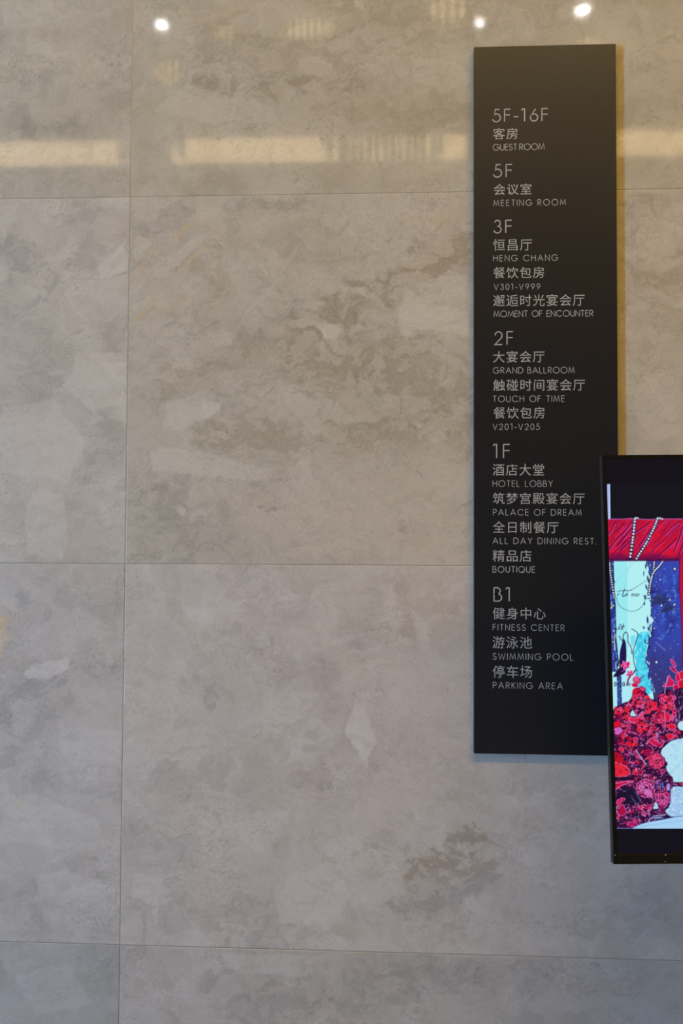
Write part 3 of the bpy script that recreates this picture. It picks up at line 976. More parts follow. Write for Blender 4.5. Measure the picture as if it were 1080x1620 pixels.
# --- the picture on the screen, painted on a raster and carried by the screen's own mesh
class Paint:
    def __init__(s, x0, y0, x1, y1, res):
        s.x0, s.y0, s.res = x0, y0, res
        s.w, s.h = int((x1 - x0) * res), int((y1 - y0) * res)
        s.X, s.Y = np.meshgrid(x0 + (np.arange(s.w) + .5) / res, y0 + (np.arange(s.h) + .5) / res)
        s.im = np.zeros((s.h, s.w, 3))

    def win(s, x0, y0, x1, y1):
        a = max(0, int((x0 - s.x0) * s.res)); b = min(s.w, int((x1 - s.x0) * s.res) + 2)
        c = max(0, int((y0 - s.y0) * s.res)); d = min(s.h, int((y1 - s.y0) * s.res) + 2)
        return (slice(c, max(c, d)), slice(a, max(a, b)))

    def blend(s, sl, m, col):
        m = np.clip(m, 0, 1)[..., None]
        s.im[sl] = s.im[sl] * (1 - m) + np.array(col, float) * m

    def poly(s, pts, col, soft=.5, a=1.0, edge=None, ew=.9):
        p = np.array(pts, float)
        sl = s.win(p[:, 0].min() - 3, p[:, 1].min() - 3, p[:, 0].max() + 3, p[:, 1].max() + 3)
        if s.im[sl].size == 0:
            return
        d = poly_sdf(s.X[sl], s.Y[sl], [tuple(q) for q in p])
        s.blend(sl, np.clip(.5 - d / (2 * soft), 0, 1) * a, col)
        if edge is not None:
            s.blend(sl, np.clip(1.2 - np.abs(d) / ew, 0, 1) * a, edge)

    def line(s, pts, col, w=1.0, a=1.0):
        p = np.array(pts, float)
        sl = s.win(p[:, 0].min() - w - 2, p[:, 1].min() - w - 2, p[:, 0].max() + w + 2, p[:, 1].max() + w + 2)
        if s.im[sl].size == 0:
            return
        d = seg_dist(s.X[sl], s.Y[sl], [tuple(q) for q in p])
        s.blend(sl, np.clip(.5 + w / 2 - d, 0, 1) * a, col)

    def ell(s, cx, cy, rx, ry, ang, col, a=1.0, edge=None, ew=.8):
        r = max(rx, ry) + 3
        sl = s.win(cx - r, cy - r, cx + r, cy + r)
        if s.im[sl].size == 0:
            return
        c, n = math.cos(ang), math.sin(ang)
        x, y = s.X[sl] - cx, s.Y[sl] - cy
        k = np.hypot((x * c + y * n) / rx, (-x * n + y * c) / ry)
        d = (k - 1) * min(rx, ry)
        s.blend(sl, np.clip(.5 - d, 0, 1) * a, col)
        if edge is not None:
            s.blend(sl, np.clip(1.1 - np.abs(d) / ew, 0, 1) * a, edge)

    def noise(s, x0, y0, x1, y1, col, sx, sy, seed, lo, hi, a=1.0, inside=None):
        sl = s.win(x0, y0, x1, y1)
        n = fbm(s.X[sl] / sx, s.Y[sl] / sy, seed, 4)
        m = sstep(lo, hi, n) * a
        if inside is not None:
            m = m * (poly_sdf(s.X[sl], s.Y[sl], inside) < 0)
        s.blend(sl, m, col)


def smooth(pts, n=8):
    """Catmull-Rom through the points"""
    P = [pts[0]] + list(pts) + [pts[-1]]
    out = []
    for i in range(1, len(P) - 2):
        for k in range(n):
            t = k / n
            q = []
            for c in (0, 1):
                a, b_, d, e = (P[i + o][c] for o in (-1, 0, 1, 2))
                q.append(.5 * (2 * b_ + (d - a) * t + (2 * a - 5 * b_ + 4 * d - e) * t * t + (3 * b_ - a - 3 * d + e) * t ** 3))
            out.append(tuple(q))
    return out + [pts[-1]]


def paint_picture():
    R = random.Random(7)
    p = Paint(948, 752, 1345, 1324, 2)
    NAVY, LILAC, WHITE = (24, 18, 62), (222, 120, 214), (222, 240, 252)
    CRIM, DEEP, MAUVE = (192, 14, 56), (92, 8, 62), (150, 22, 92)
    p.im[:] = (15, 15, 26)
    p.poly([(959.5, 765.8), (964.4, 765.8), (965.2, 822), (960.6, 822)], (158, 178, 240))
    p.poly([(962.4, 765.8), (964.4, 765.8), (965.2, 822), (963.2, 822)], (196, 218, 250))
    # ---- blue veined board behind, then the pale acrylic panel
    p.poly([(940, 884), (1345, 884), (1345, 1316), (940, 1316)], (52, 72, 178))
    board = [(1020, 884), (1345, 884), (1345, 1130), (1020, 1130)]
    p.noise(1020, 884, 1345, 1140, (44, 48, 132), 26, 40, 3, -.05, .35, .8, board)
    sl = p.win(1020, 990, 1345, 1140)
    p.blend(sl, sstep(985, 1090, p.Y[sl]) * .75, (58, 50, 104))
    p.noise(1028, 905, 1080, 1010, (64, 120, 226), 9, 12, 5, .10, .45, .8, board)
    p.noise(1030, 930, 1078, 1000, (130, 180, 240), 5, 7, 6, .30, .55, .8, board)
    p.noise(1028, 884, 1320, 1110, (120, 140, 225), 3, 3, 8, .42, .6, .6, board)
    acr = [(969.5, 885.5), (1024, 885.5), (1027, 896), (1026, 906), (1029, 914), (1026, 926), (1029, 938), (1030, 948), (1029.5, 962), (1030.5, 974),
           (1033.3, 980), (1032, 986), (1030.5, 1000), (1030, 1008), (1025.5, 1010), (1026, 1020), (1023.5, 1030), (1021, 1042), (1026, 1060), (1030, 1075),
           (1033, 1090), (1035, 1110), (968, 1140), (966, 1060), (974, 1040), (973, 990), (971, 930)]
    p.poly(acr, (182, 246, 250), .5, 1, NAVY, 1.0)
    p.poly([(971, 887), (992, 887), (993, 1030), (975, 1030), (973, 960)], (150, 236, 246), .8, .75)
    tq = smooth([(1004, 1016), (1009, 1004), (1016, 1000), (1027, 1001), (1024, 1014), (1022, 1030), (1020, 1042), (1024, 1058), (1028, 1074), (1031, 1096), (1008, 1098), (1007, 1076), (1004, 1062), (1006, 1046), (1001, 1034), (1006, 1026), (1004, 1016)], 5)
    p.poly(smooth([(997, 1008), (1003, 1004), (1004, 1012), (1001, 1022), (998, 1020), (997, 1008)]), (110, 222, 244), .9, .8)
    p.poly(tq, (92, 220, 244), 1.2, .9)
    p.noise(996, 1000, 1032, 1100, (58, 208, 240), 9, 12, 11, -.25, .1, .9, tq)
    p.noise(996, 1004, 1030, 1100, (20, 170, 226), 5, 9, 12, .18, .32, .6, tq)
    p.noise(998, 1000, 1032, 1100, (170, 246, 250), 5, 8, 14, .2, .3, .6, tq)
    for x, y, a_, b_ in ((1023, 890, 1, 4), (1021, 897, 1, 3.5), (1018, 907, .8, 3.5), (1022, 929, 1.3, 4), (1020, 945, 1.3, 3.4), (1024, 981, 1.5, 5.5), (1018, 993, 1.2, 2.2),
                         (1019, 955, 1, 2.6), (1025, 917, 1.5, 6), (1020, 1015, 1, 3.5), (1025, 995, .8, 3), (1022, 1048, 1.6, 3), (1026, 1070, 1.6, 5)):
        p.ell(x, y, a_, b_, R.uniform(-.3, .3), (40, 40, 120))
    for k in range(70):
        y = R.uniform(890, 1100)
        x = float(np.interp(y, [886, 915, 950, 980, 1000, 1010, 1040, 1075, 1110], [1025, 1028, 1030, 1032.5, 1030, 1026, 1022, 1029, 1034])) + R.gauss(0, 2.4)
        p.ell(x, y, R.uniform(.4, 1.5), R.uniform(.8, 3.6), R.uniform(-.5, .5), R.choice([(28, 28, 92), (28, 28, 92), (206, 244, 252), (60, 90, 200)]), .9)
    for k in range(90):
        p.ell(R.uniform(1034, 1074), R.uniform(890, 1080), R.uniform(.3, 1.2), R.uniform(.3, 1.8), R.uniform(0, 3), R.choice([(110, 140, 230), (150, 180, 240), (36, 36, 110)]), .7)
    # left blue edge with white flecks
    edge = [(960, 885.5), (969, 885.5), (970.5, 930), (973, 960), (974, 1010), (978, 1046), (975, 1062), (967, 1062)]
    p.poly(edge, (44, 66, 166), .5, 1, NAVY, .9)
    p.noise(960, 886, 978, 1060, (100, 140, 226), 4, 6, 15, .1, .4, .8, edge)
    for y0, y1, x in ((998, 1030, 971.5), (1040, 1062, 973.5), (1045, 1056, 979)):
        p.poly(smooth([(x, y0), (x + 1.6, y0 + 8), (x + 1.2, (y0 + y1) / 2), (x + 2, y1), (x - .6, y1 - 4), (x - .8, y0 + 8), (x, y0)]), WHITE, .4, 1, NAVY, .7)
    for k in range(46):
        y = R.uniform(890, 1060)
        x = R.uniform(963, 970) + (y - 886) * .045
        p.ell(x, y, R.uniform(.4, 1.2), R.uniform(.6, 3.2), R.uniform(-.5, .5), R.choice([WHITE, (120, 160, 240), NAVY, NAVY]), .9)
    # lower left: pale strip and blue post behind the flowers
    p.poly([(968, 1066), (1003, 1066), (1003, 1115), (985, 1115), (969, 1140)], (176, 240, 250))
    p.poly([(976, 1070), (982, 1070), (983, 1120), (977, 1125)], (46, 68, 160), .5, 1, NAVY, .8)
    p.noise(976, 1070, 984, 1125, (130, 170, 236), 3, 4, 17, .15, .4, .9)
    # pearl strings on the board and inside the panel
    def beads(pts, step, r, col=WHITE, rim=NAVY, rw=1.0):
        s = smooth(pts, 16)
        if rim is not None:
            p.line(s, rim, 2 * r + 2 * rw)
        acc = 0
        last = s[0]
        p.ell(*last, r, r, 0, col)
        for q in s[1:]:
            acc += math.hypot(q[0] - last[0], q[1] - last[1])
            last = q
            if acc >= step:
                p.ell(q[0], q[1], r, r, 0, col)
                acc = 0
    beads([(1034.5, 887), (1033.5, 900), (1030, 915), (1027.5, 930)], 3.0, 1.35)
    beads([(1049.5, 886), (1042, 896), (1033, 906), (1028.5, 922), (1026, 940)], 3.0, 1.45)
    beads([(964, 887), (965, 905), (968, 925), (971, 945)], 3.2, 1.3)
    beads([(966, 962), (971.5, 956)], 2.8, 1.3)
    dots = [(975, 946), (978, 956), (986, 963), (999, 967), (1010, 964), (1017, 956), (1021, 946), (1026, 934)]
    beads(dots, 3.0, .75, (30, 34, 96), None)
    beads([(1024, 917), (1012, 925), (998, 934)], 2.2, .6, (30, 34, 96), None)
    beads([(997, 886), (993, 905), (987, 930)], 3.4, .5, (96, 170, 190), None)
    beads([(1004, 888), (990, 904), (974, 920)], 3.4, .5, (96, 170, 190), None)
    # hand lettering
    INK = (26, 26, 70)
    def ink(pts, w=.8, col=INK):
        p.line(smooth(pts, 6), col, w)
    ink([(987.5, 932), (985.5, 938), (984.5, 942), (986, 944), (989, 941)], 1.0)
    ink([(984, 935), (989, 934.6), (996, 934.4), (999, 932.6)], .8)
    ink([(992, 938.5), (989.8, 941), (991, 942.6), (992.6, 940), (992, 938.5)], .9)
    ink([(1001, 939), (998.6, 941), (999.6, 943), (1001.6, 941), (1001, 939)], .8)
    ink([(1003.5, 939), (1003.6, 942.5), (1006, 942.5), (1006.6, 939), (1007, 943)], .8)
    ink([(1009, 943), (1009.4, 939.6), (1011.5, 940.4)], .8)
    ink([(976, 936), (980, 934.8), (983, 934)], .6)
    ink([(976, 942), (979, 939)], .9)
    ink([(1017, 942), (1020, 945), (1024, 947), (1028, 946), (1032, 946)], .9)
    def letter(pts, w=1.7):
        s = smooth(pts, 8)
        p.line(s, (14, 12, 44), w + 1.5)
        p.line(s, (120, 164, 240), w - .75)
    letter([(1034, 952), (1037, 946), (1042, 940), (1043, 941), (1039, 948), (1036, 953), (1039, 954)], 1.2)
    letter([(1041, 954), (1045, 946), (1050, 943.5), (1049, 948), (1045, 953), (1048, 955)], 1.2)
    letter([(1049, 952), (1052, 948), (1053, 953), (1055, 953)], 1.0)
    letter([(1052, 960), (1056, 957), (1060, 958), (1062, 962)], 1.0)
    letter([(1046, 966), (1050, 964), (1057, 962), (1061, 963), (1055, 965.5), (1048, 967.5), (1046, 966)], 1.0)
    for x, y, r in ((1059.5, 949, 1.8), (1066.5, 956.5, 2.1), (1046, 958, 2.0), (1041, 972, 1.2), (1066, 963, 1.2), (1069, 968, 1), (1034.5, 994, 1.5), (1044, 917, 1.6), (1043, 911, 1.2), (1038, 1047.5, 2.2), (1067, 900, 2.2)):
        p.ell(x, y, r, r * 1.15, 0, (206, 226, 250), 1, (30, 28, 84), .8)
    p.line([(1037, 1016), (1052, 1029)], (150, 150, 210), .8)
    p.line([(1041, 1009), (1046, 1012)], (140, 150, 220), 1.2)
    ink([(977, 996), (981, 988), (983, 992), (979, 994), (983, 996), (986, 989)], .8)
    ink([(983, 992), (988, 991)], .8); ink([(986, 987), (984, 996)], .8)
    ink([(999, 995), (1004, 998), (1008.5, 1003), (1006, 1014), (1003, 1024), (1001, 1032), (1003, 1050), (1007, 1062)], 1.1)
    ink([(979, 1006), (984, 1014), (986, 1004), (990, 1000), (993, 1006), (993, 1015), (998, 1025), (999, 1034)], 1.1)
    p.poly(smooth([(986, 1010), (989.6, 1018), (990.5, 1040), (988, 1056), (980.5, 1058), (980, 1034), (983, 1020), (986, 1010)]), (26, 20, 80))
    p.poly(smooth([(969, 1071), (978, 1058), (986, 1052), (989, 1063), (978, 1070), (969, 1071)]), (26, 18, 66))
    for x in (973, 986.2):
        p.ell(x, 1082.5, 2.1, 3.5, 0, (22, 20, 60)); p.ell(x, 1082.5, .9, 2.4, 0, (176, 240, 250))
    p.line([(991.5, 1082.5), (997, 1082.5)], INK, .9); p.line([(994.5, 1079.5), (994.5, 1085.5)], INK, .9)
    # ---- red drape over the frame
    drape = smooth([(958, 821.5), (985, 821), (1000, 820.2), (1025, 822), (1050, 821), (1085, 821), (1130, 821), (1175, 822), (1215, 820), (1262, 822), (1300, 821), (1345, 821)], 4)
    def band(poly):
        p.poly(poly, CRIM)
        return poly
    top = band(drape + [(1345, 885), (1200, 886), (1076, 885.5), (1060, 884.5), (1030, 885.5), (958, 885.5)])
    rgt = band(smooth([(1074.3, 880), (1074.5, 900), (1074.2, 930), (1076, 955), (1078, 1000), (1080, 1050), (1080, 1100), (1082, 1130)], 4) + [(1138, 1130), (1136, 880)])
    p.noise(958, 820, 1345, 886, (228, 14, 50), 30, 18, 21, 0, .4, .8, top)
    for k in range(150):
        x = R.uniform(955, 1140); y = R.uniform(826, 884)
        L = R.uniform(8, 26); an = R.uniform(.65, 1.0) if x < 1072 else R.uniform(.8, 1.3)
        dx, dy = L * math.cos(an), -L * math.sin(an)
        col = R.choice([(120, 6, 64), (150, 10, 74), (110, 8, 70), (240, 24, 66), (205, 60, 140), (205, 60, 150)])
        q = smooth([(x, y), (x + dx * .5, y + dy * .5 - R.uniform(-2, 2)), (x + dx, max(823, y + dy))], 5)
        p.line(q, col, R.uniform(.6, 2.0), R.uniform(.45, .9))
    for k in range(14):
        x, y = R.uniform(1070, 1136), R.uniform(840, 880)
        p.line([(x, y), (x + 8, y - R.uniform(14, 24))], (130, 6, 60), 1.2, .7)
    for k in range(120):
        x, y = R.uniform(1077, 1136), R.uniform(890, 1110)
        p.line(smooth([(x, y), (x + R.uniform(4, 9), y + R.uniform(-2, 3)), (x + R.uniform(10, 18), y + R.uniform(-3, 5))], 4),
               R.choice([(120, 6, 60), (226, 60, 120), (238, 24, 60), (150, 10, 70)]), R.uniform(.6, 1.6), .75)
    for a_, b_ in (((979, 861), (999, 836)), ((1003, 843), (1028, 827)), ((982, 870), (998, 855)), ((1052, 848), (1072, 828)), ((976, 864), (990, 846))):
        p.line([a_, b_], (96, 4, 66), 2.0, .85)
        p.line([(a_[0] + 1.6, a_[1] + 1), (b_[0] + 1.6, b_[1] + 1)], (214, 70, 170), .8, .9)
    for q in ([(963, 868), (978, 850), (992, 836), (1000, 826)], [(968, 878), (984, 862), (997, 850)], [(1004, 872), (1016, 858), (1030, 848)],
              [(1012, 862), (1026, 842), (1040, 828)], [(1028, 876), (1046, 858), (1062, 842), (1072, 832)], [(1040, 880), (1056, 866), (1070, 852)], [(1050, 846), (1064, 832), (1072, 826)],
              [(961, 846), (968, 836), (972, 828)], [(1066, 872), (1074, 852), (1079, 834)], [(1074, 876), (1082, 858), (1092, 840)], [(984, 846), (994, 832), (999, 825)]):
        f = smooth(q, 6)
        p.line(f, (104, 6, 66), R.uniform(1.6, 3.4), .7)
        p.line([(x + 1.4, y + 1.6) for x, y in f], R.choice([(222, 86, 180), (236, 40, 96), (206, 110, 206)]), .9, .8)
        p.line([(x - 2.2, y - 2.0) for x, y in f], (232, 20, 62), 1.6, .6)
    sl = p.win(958, 870, 1076, 887)
    p.blend(sl, sstep(873, 884, p.Y[sl] + 2 * np.sin(p.X[sl] / 9)) * .75, (96, 6, 78))
    p.line(drape, (200, 120, 220), 1.1, .8)
    p.line([(958, 885.6), (1000, 885.2), (1030, 886), (1072, 885)], (30, 10, 56), 1.3)
    p.line([(1074.5, 886), (1074.3, 930), (1076.5, 960), (1078, 1000), (1080, 1060)], (90, 14, 90), 1.3)
    beads([(1004, 821), (1002.6, 836), (1000, 857), (996, 884)], 4.1, 1.75)
    beads([(1039.5, 821), (1034, 835), (1023, 857), (1006, 884.5)], 3.5, 1.6)
    p.line(smooth([(1004, 820.5), (1005.5, 819), (1009.5, 820)], 5), (196, 232, 240), 1.8)
    p.line(smooth([(1039, 820.5), (1041, 819.3), (1048, 821)], 5), (196, 232, 240), 1.8)
    # ---- flowers
    mass = smooth([(966, 1135), (974, 1122), (986, 1113), (996, 1109), (1003, 1096), (1012, 1089), (1021, 1096), (1030, 1108), (1040, 1106), (1047, 1096), (1056, 1091), (1064, 1097),
                   (1070, 1090), (1074, 1075), (1082, 1068), (1130, 1075), (1190, 1092), (1250, 1070), (1345, 1085)], 5)
    p.poly(mass + [(1345, 1316), (960, 1316)], (50, 6, 52), .6, 1, (58, 8, 60), 1.2)
    sl = p.win(960, 1060, 1345, 1316)
    for k in range(900):
        x, y = R.uniform(962, 1345), R.uniform(1088, 1312)
        if k > 560:
            x = R.uniform(964, 1084)
        if poly_sdf(np.array([x]), np.array([y + -5.]), mass + [(1345, 1330), (960, 1330)])[0] > 0:
            continue
        low = (y - 1090) / 220
        r = R.uniform(2.2, 7.0)
        if R.random() < .25 + .35 * max(0, low - .2):
            col = R.choice([DEEP, (70, 6, 70), (40, 8, 58), (110, 10, 74)])
        else:
            col = R.choice([CRIM, (226, 22, 54), (188, 10, 60), (232, 40, 66), MAUVE])
        p.ell(x, y, r, r * R.uniform(.35, .8), R.uniform(0, 3.14), col, .95, R.choice([None, None, LILAC, (236, 96, 150), (60, 6, 60)]), .55)
    for k in range(260):
        x, y = R.uniform(966, 1090), R.uniform(1110, 1308)
        an = R.uniform(0, 6.28); L = R.uniform(2, 6)
        p.line(smooth([(x, y), (x + L * math.cos(an), y + L * math.sin(an)), (x + 1.7 * L * math.cos(an + .7), y + 1.7 * L * math.sin(an + .7))], 4),
               R.choice([LILAC, (232, 150, 228), (196, 180, 240), (36, 8, 56), (240, 110, 160)]), R.uniform(.6, 1.3), .9)
    for k in range(46):
        p.ell(R.uniform(968, 1078), R.uniform(1105, 1308), R.uniform(.5, 1.3), R.uniform(.5, 1.3), 0, R.choice([WHITE, (200, 190, 245), (20, 12, 50)]))

    p.noise(964, 1140, 1345, 1316, (44, 6, 54), 6, 5, 41, .02, .30, .80, mass + [(1345, 1316), (960, 1316)])
    p.noise(964, 1085, 1345, 1316, (226, 130, 220), 4, 3, 42, .34, .46, .8, mass + [(1345, 1316), (960, 1316)])

    def blossom(x, y, r, n=9, petals=CRIM, rim=LILAC, layers=3, squash=1.0, rot=0):
        p.ell(x, y, r * 1.06, r * 1.06 * squash, rot, (58, 6, 56))
        for l in range(layers):
            rr = r * (1 - l / (layers + .3))
            m = max(4, n - 2 * l)
            for i in range(m):
                t = rot + 6.283 * (i + .5 * l) / m + R.uniform(-.4, .4)
                k = R.uniform(.7, 1.15)
                cc = tuple(max(0, min(255, c + R.uniform(-22, 22))) for c in petals)
                p.ell(x + rr * .62 * k * math.cos(t), y + rr * .62 * k * math.sin(t) * squash, rr * R.uniform(.36, .52), rr * R.uniform(.2, .34), t + R.uniform(-.5, .5), R.choice([cc, cc, tuple(c * .72 for c in cc)]), 1, R.choice([rim, rim, (236, 60, 100), None]), .6)
        p.ell(x, y, r * .16, r * .16, 0, (44, 4, 48))

    def rose(x, y, r, rot=0, sq=.9, rim=LILAC, fill=(172, 14, 66)):
        p.ell(x, y, r * 1.05, r * 1.05 * sq, rot, (46, 6, 52))
        for i in range(10):
            t = 6.283 * i / 10 + R.uniform(-.2, .2)
            p.ell(x + .66 * r * math.cos(t), y + .66 * r * sq * math.sin(t), r * .40, r * .30, t + 1.57, fill, 1, rim, .7)
        for i in range(3):
            rr = r * (.62 - .2 * i)
            p.ell(x + R.uniform(-1, 1), y + R.uniform(-1, 1), rr, rr * sq * .9, rot + .6 * i, tuple(int(c * (.9 - .15 * i)) for c in fill), 1, rim, .75)
        for i in range(7):
            t = R.uniform(0, 6.28)
            p.line(smooth([(x + r * .3 * math.cos(t), y + r * .3 * math.sin(t)), (x + r * .6 * math.cos(t + .5), y + r * .6 * math.sin(t + .5)), (x + r * .7 * math.cos(t + 1.1), y + r * .7 * math.sin(t + 1.1))], 4), rim, .8)

    # loose sprigs standing above the mass
    def sprig(x, y, s, rot=0.0, col=(224, 40, 96)):
        for i in range(5):
            t = rot + 1.257 * i
            p.ell(x + 3.2 * s * math.cos(t), y + 3.2 * s * math.sin(t), 3.1 * s, 1.8 * s, t, col if i % 2 else (206, 18, 66), 1, (236, 120, 196), .7)
    sprig(988.5, 1052.5, 1.1, .5, (238, 70, 140)); p.ell(993, 1050.5, 2.6, 3.6, .5, (222, 24, 90), 1, LILAC, .6)
    p.line(smooth([(983, 1062), (988, 1060), (991, 1056)]), (150, 60, 170), 1.6)
    sprig(996, 1066, .9, .2, (238, 90, 160)); p.ell(1002.5, 1063, 1.2, 4, .6, (150, 16, 70))
    p.line(smooth([(997, 1068), (993, 1076), (991.5, 1084)]), (120, 10, 60), 2.2)
    p.ell(1007, 1076, 6, 5, .3, (214, 18, 62), 1, (120, 8, 60), .8); sprig(1006, 1074, .8, .9)
    p.line([(1013, 1073), (1019, 1068.5)], (90, 10, 70), 1.2)
    p.ell(1004, 1084, 5, 3.2, .2, (206, 14, 66), 1, (230, 90, 160), .7)
    p.line(smooth([(1009, 1086), (1011, 1080), (1014, 1070)]), (220, 80, 150), .8)
    blossom(1008, 1096, 7.5, 6, (222, 20, 58), (120, 8, 60), 2)
    p.ell(1016, 1090, 5, 3.4, .5, (226, 60, 110), 1, (130, 10, 70), .8)
    p.ell(1004, 1094, 4, 5.5, .3, (214, 14, 50))
    for q, c in ((((1060, 1043), (1064, 1044), (1067, 1049), (1069, 1055), (1064, 1052)), (196, 24, 92)),
                 (((1059, 1057), (1064, 1055), (1069, 1060), (1074, 1066), (1066, 1063)), (168, 16, 70)),
                 (((1055, 1080), (1058, 1068), (1061, 1074), (1066, 1078), (1064, 1085), (1048, 1086)), (206, 24, 84)),
                 (((1068, 1072), (1072, 1064), (1077, 1067), (1076, 1076), (1071, 1080)), (206, 18, 66)), (((1074, 1064), (1084, 1060), (1088, 1070), (1080, 1076), (1075, 1072)), (224, 14, 48)),
                 (((1072, 1078), (1082, 1075), (1090, 1084), (1082, 1092), (1074, 1088)), (214, 12, 46)), (((1064, 1086), (1071, 1082), (1073, 1090), (1067, 1093)), (190, 14, 64))):
        p.poly(smooth(list(q) + [q[0]], 5), c, .5, 1, (226, 110, 190), .7)
    p.line(smooth([(1051, 1098), (1052.5, 1084), (1056, 1070)]), (220, 170, 220), 1.0)
    # hanging dark fringe at the right
    p.poly(smooth([(1067, 1092), (1078, 1088), (1084, 1100), (1082, 1138), (1072, 1140), (1068, 1118), (1067, 1092)]), (42, 14, 58))
    for k in range(60):
        x, y = R.uniform(1066, 1084), R.uniform(1090, 1142)
        p.line([(x, y), (x + R.uniform(-1.5, 1.5), y + R.uniform(2, 6))], R.choice([(170, 160, 220), (110, 60, 130), (28, 8, 44), (200, 120, 200)]), .8)
    for k in range(90):
        x, y = R.uniform(972, 1068), R.uniform(1098, 1160)
        if y < float(np.interp(x, [970, 985, 1000, 1012, 1030, 1047, 1058, 1070], [1132, 1116, 1106, 1094, 1110, 1100, 1096, 1100])):
            continue
        r = R.uniform(3, 6.5); an = R.uniform(0, 6.28)
        q = [(x, y), (x + r * math.cos(an - .5), y + r * math.sin(an - .5)), (x + 1.5 * r * math.cos(an), y + 1.5 * r * math.sin(an)), (x + r * math.cos(an + .5), y + r * math.sin(an + .5)), (x, y)]
        p.poly(smooth(q, 5), R.choice([(214, 14, 50), (200, 10, 60), (226, 26, 52), (176, 10, 70), (150, 10, 70)]), .5, 1, R.choice([LILAC, (236, 90, 150), (110, 8, 62), None]), .6)
    blossom(990, 1129, 12, 7, (222, 20, 50), (238, 90, 150), 3, .85)
    blossom(979, 1126, 9, 6, (226, 24, 56), LILAC, 2)
    blossom(1028, 1118, 12, 8, (222, 22, 56), (210, 70, 140), 3)
    blossom(1053, 1112, 13, 11, (216, 22, 70), (232, 110, 180), 3)
    blossom(1012, 1114, 9, 6, (228, 30, 62), LILAC, 2)
    p.poly(smooth([(995, 1136), (1010, 1135), (1015, 1126), (1014, 1138), (1004, 1143), (995, 1140), (995, 1136)]), (222, 24, 70), .5, 1, (236, 120, 190), .7)
    p.poly(smooth([(997, 1127), (1001, 1123), (1005, 1130), (1009, 1133), (997, 1133), (997, 1127)]), (176, 232, 246), .5, 1, NAVY, .7)
    p.ell(1021, 1133, 4, 1.8, 0, (26, 10, 44))
    blossom(1015, 1150, 11, 7, (214, 14, 46), (226, 90, 150), 2)
    for q in (((1051, 1125), (1058, 1131), (1059, 1138), (1052, 1142), (1050, 1134)), ((1054, 1149), (1062, 1145), (1069, 1150), (1062, 1154)), ((1053, 1166), (1058, 1160), (1064, 1164), (1060, 1170))):
        p.poly(smooth(list(q) + [q[0]], 6), (222, 18, 50), .5, 1, (226, 80, 140), .7)
    p.line(smooth([(1051, 1126), (1052, 1140), (1051.5, 1156)]), (214, 110, 190), 1.1)
    p.line(smooth([(1038, 1158), (1039, 1164), (1040, 1172)]), (206, 150, 220), 1.0)
    p.poly(smooth([(971, 1143), (978, 1140), (983, 1148), (974, 1152), (971, 1150), (971, 1143)]), (222, 12, 44))
    p.poly(smooth([(971, 1152), (980, 1150), (985, 1157), (978, 1163), (971, 1160), (971, 1152)]), (214, 100, 200), .5, 1, (80, 8, 70), .7)
    blossom(1000, 1174, 12, 5, (222, 26, 64), LILAC, 2, 1.0, .4)
    p.poly(smooth([(1025, 1172), (1031, 1168), (1042, 1175), (1049, 1176), (1043, 1183), (1034, 1179), (1025, 1172)]), (206, 22, 76), .5, 1, (236, 110, 180), .8)
    p.poly(smooth([(1018, 1190), (1024, 1184), (1029, 1190), (1026, 1197), (1018, 1194), (1018, 1190)]), (150, 12, 72))
    p.line([(1006, 1188), (1022, 1210)], (196, 190, 240), 1.4)
    # big smooth petals at the left edge
    p.poly(smooth([(968, 1188), (980, 1192), (988, 1204), (986, 1212), (968, 1208), (968, 1188)]), (190, 8, 40), .6, 1, (90, 4, 60), .9)
    p.poly(smooth([(968, 1205), (984, 1209), (993, 1216), (996, 1223), (988, 1228), (968, 1226), (968, 1205)]), (232, 34, 62), .6, 1, (240, 100, 140), .8)
    p.line([(972, 1216), (992, 1219)], (212, 20, 44), 2.2, .7)
    p.poly([(968, 1229), (1000, 1229), (1004, 1233), (968, 1236)], (36, 4, 48), .8)
    p.poly(smooth([(972, 1240), (990, 1236), (1002, 1236), (990, 1240), (977, 1246), (972, 1252), (972, 1240)]), (206, 14, 66), .5, 1, (232, 120, 190), .8)
    p.poly(smooth([(976, 1250), (1000, 1247), (1012, 1260), (1008, 1270), (990, 1272), (975, 1266), (976, 1250)]), (26, 12, 46), .8)
    for q in (((1004, 1252), (1010, 1262), (1014, 1268)), ((999, 1262), (1004, 1268), (1006, 1273)), ((985, 1251), (990, 1252))):
        p.line(q, (110, 130, 190), .9)
    rose(1038.5, 1204, 12.5, 0, 1.0, (236, 90, 150), (206, 18, 70))
    rose(1021, 1247, 15.5, .5, .98, (230, 130, 216), (158, 12, 70))
    for i in range(8):
        t = -.9 + i * .23
        p.line(smooth([(1010 + i * 2.6, 1240 + i * 1.6), (1016 + i * 2.2, 1246 + i * 2), (1019 + i * 2, 1256 + i * 1.2)], 4), (232, 140, 222), .9)
    rose(1048, 1263, 12, 1.2, .95, (226, 110, 200), (168, 12, 66))
    blossom(1020, 1281, 11, 9, (170, 20, 90), (226, 150, 226), 2, .75)
    p.poly(smooth([(1053, 1243), (1058, 1237), (1060, 1244), (1058, 1253), (1054, 1250), (1053, 1243)]), (178, 150, 230), .5, 1, (30, 10, 60), .8)
    p.poly(smooth([(1032, 1278), (1036, 1268), (1041, 1274), (1040, 1280), (1032, 1280)]), (190, 214, 248), .5, 1, (30, 10, 60), .8)
    for k in range(14):
        x = R.uniform(1033, 1050)
        p.line([(x, R.uniform(1234, 1240)), (x + R.uniform(-1, 1), R.uniform(1244, 1250))], R.choice([(110, 110, 200), (30, 16, 70)]), 1.0)
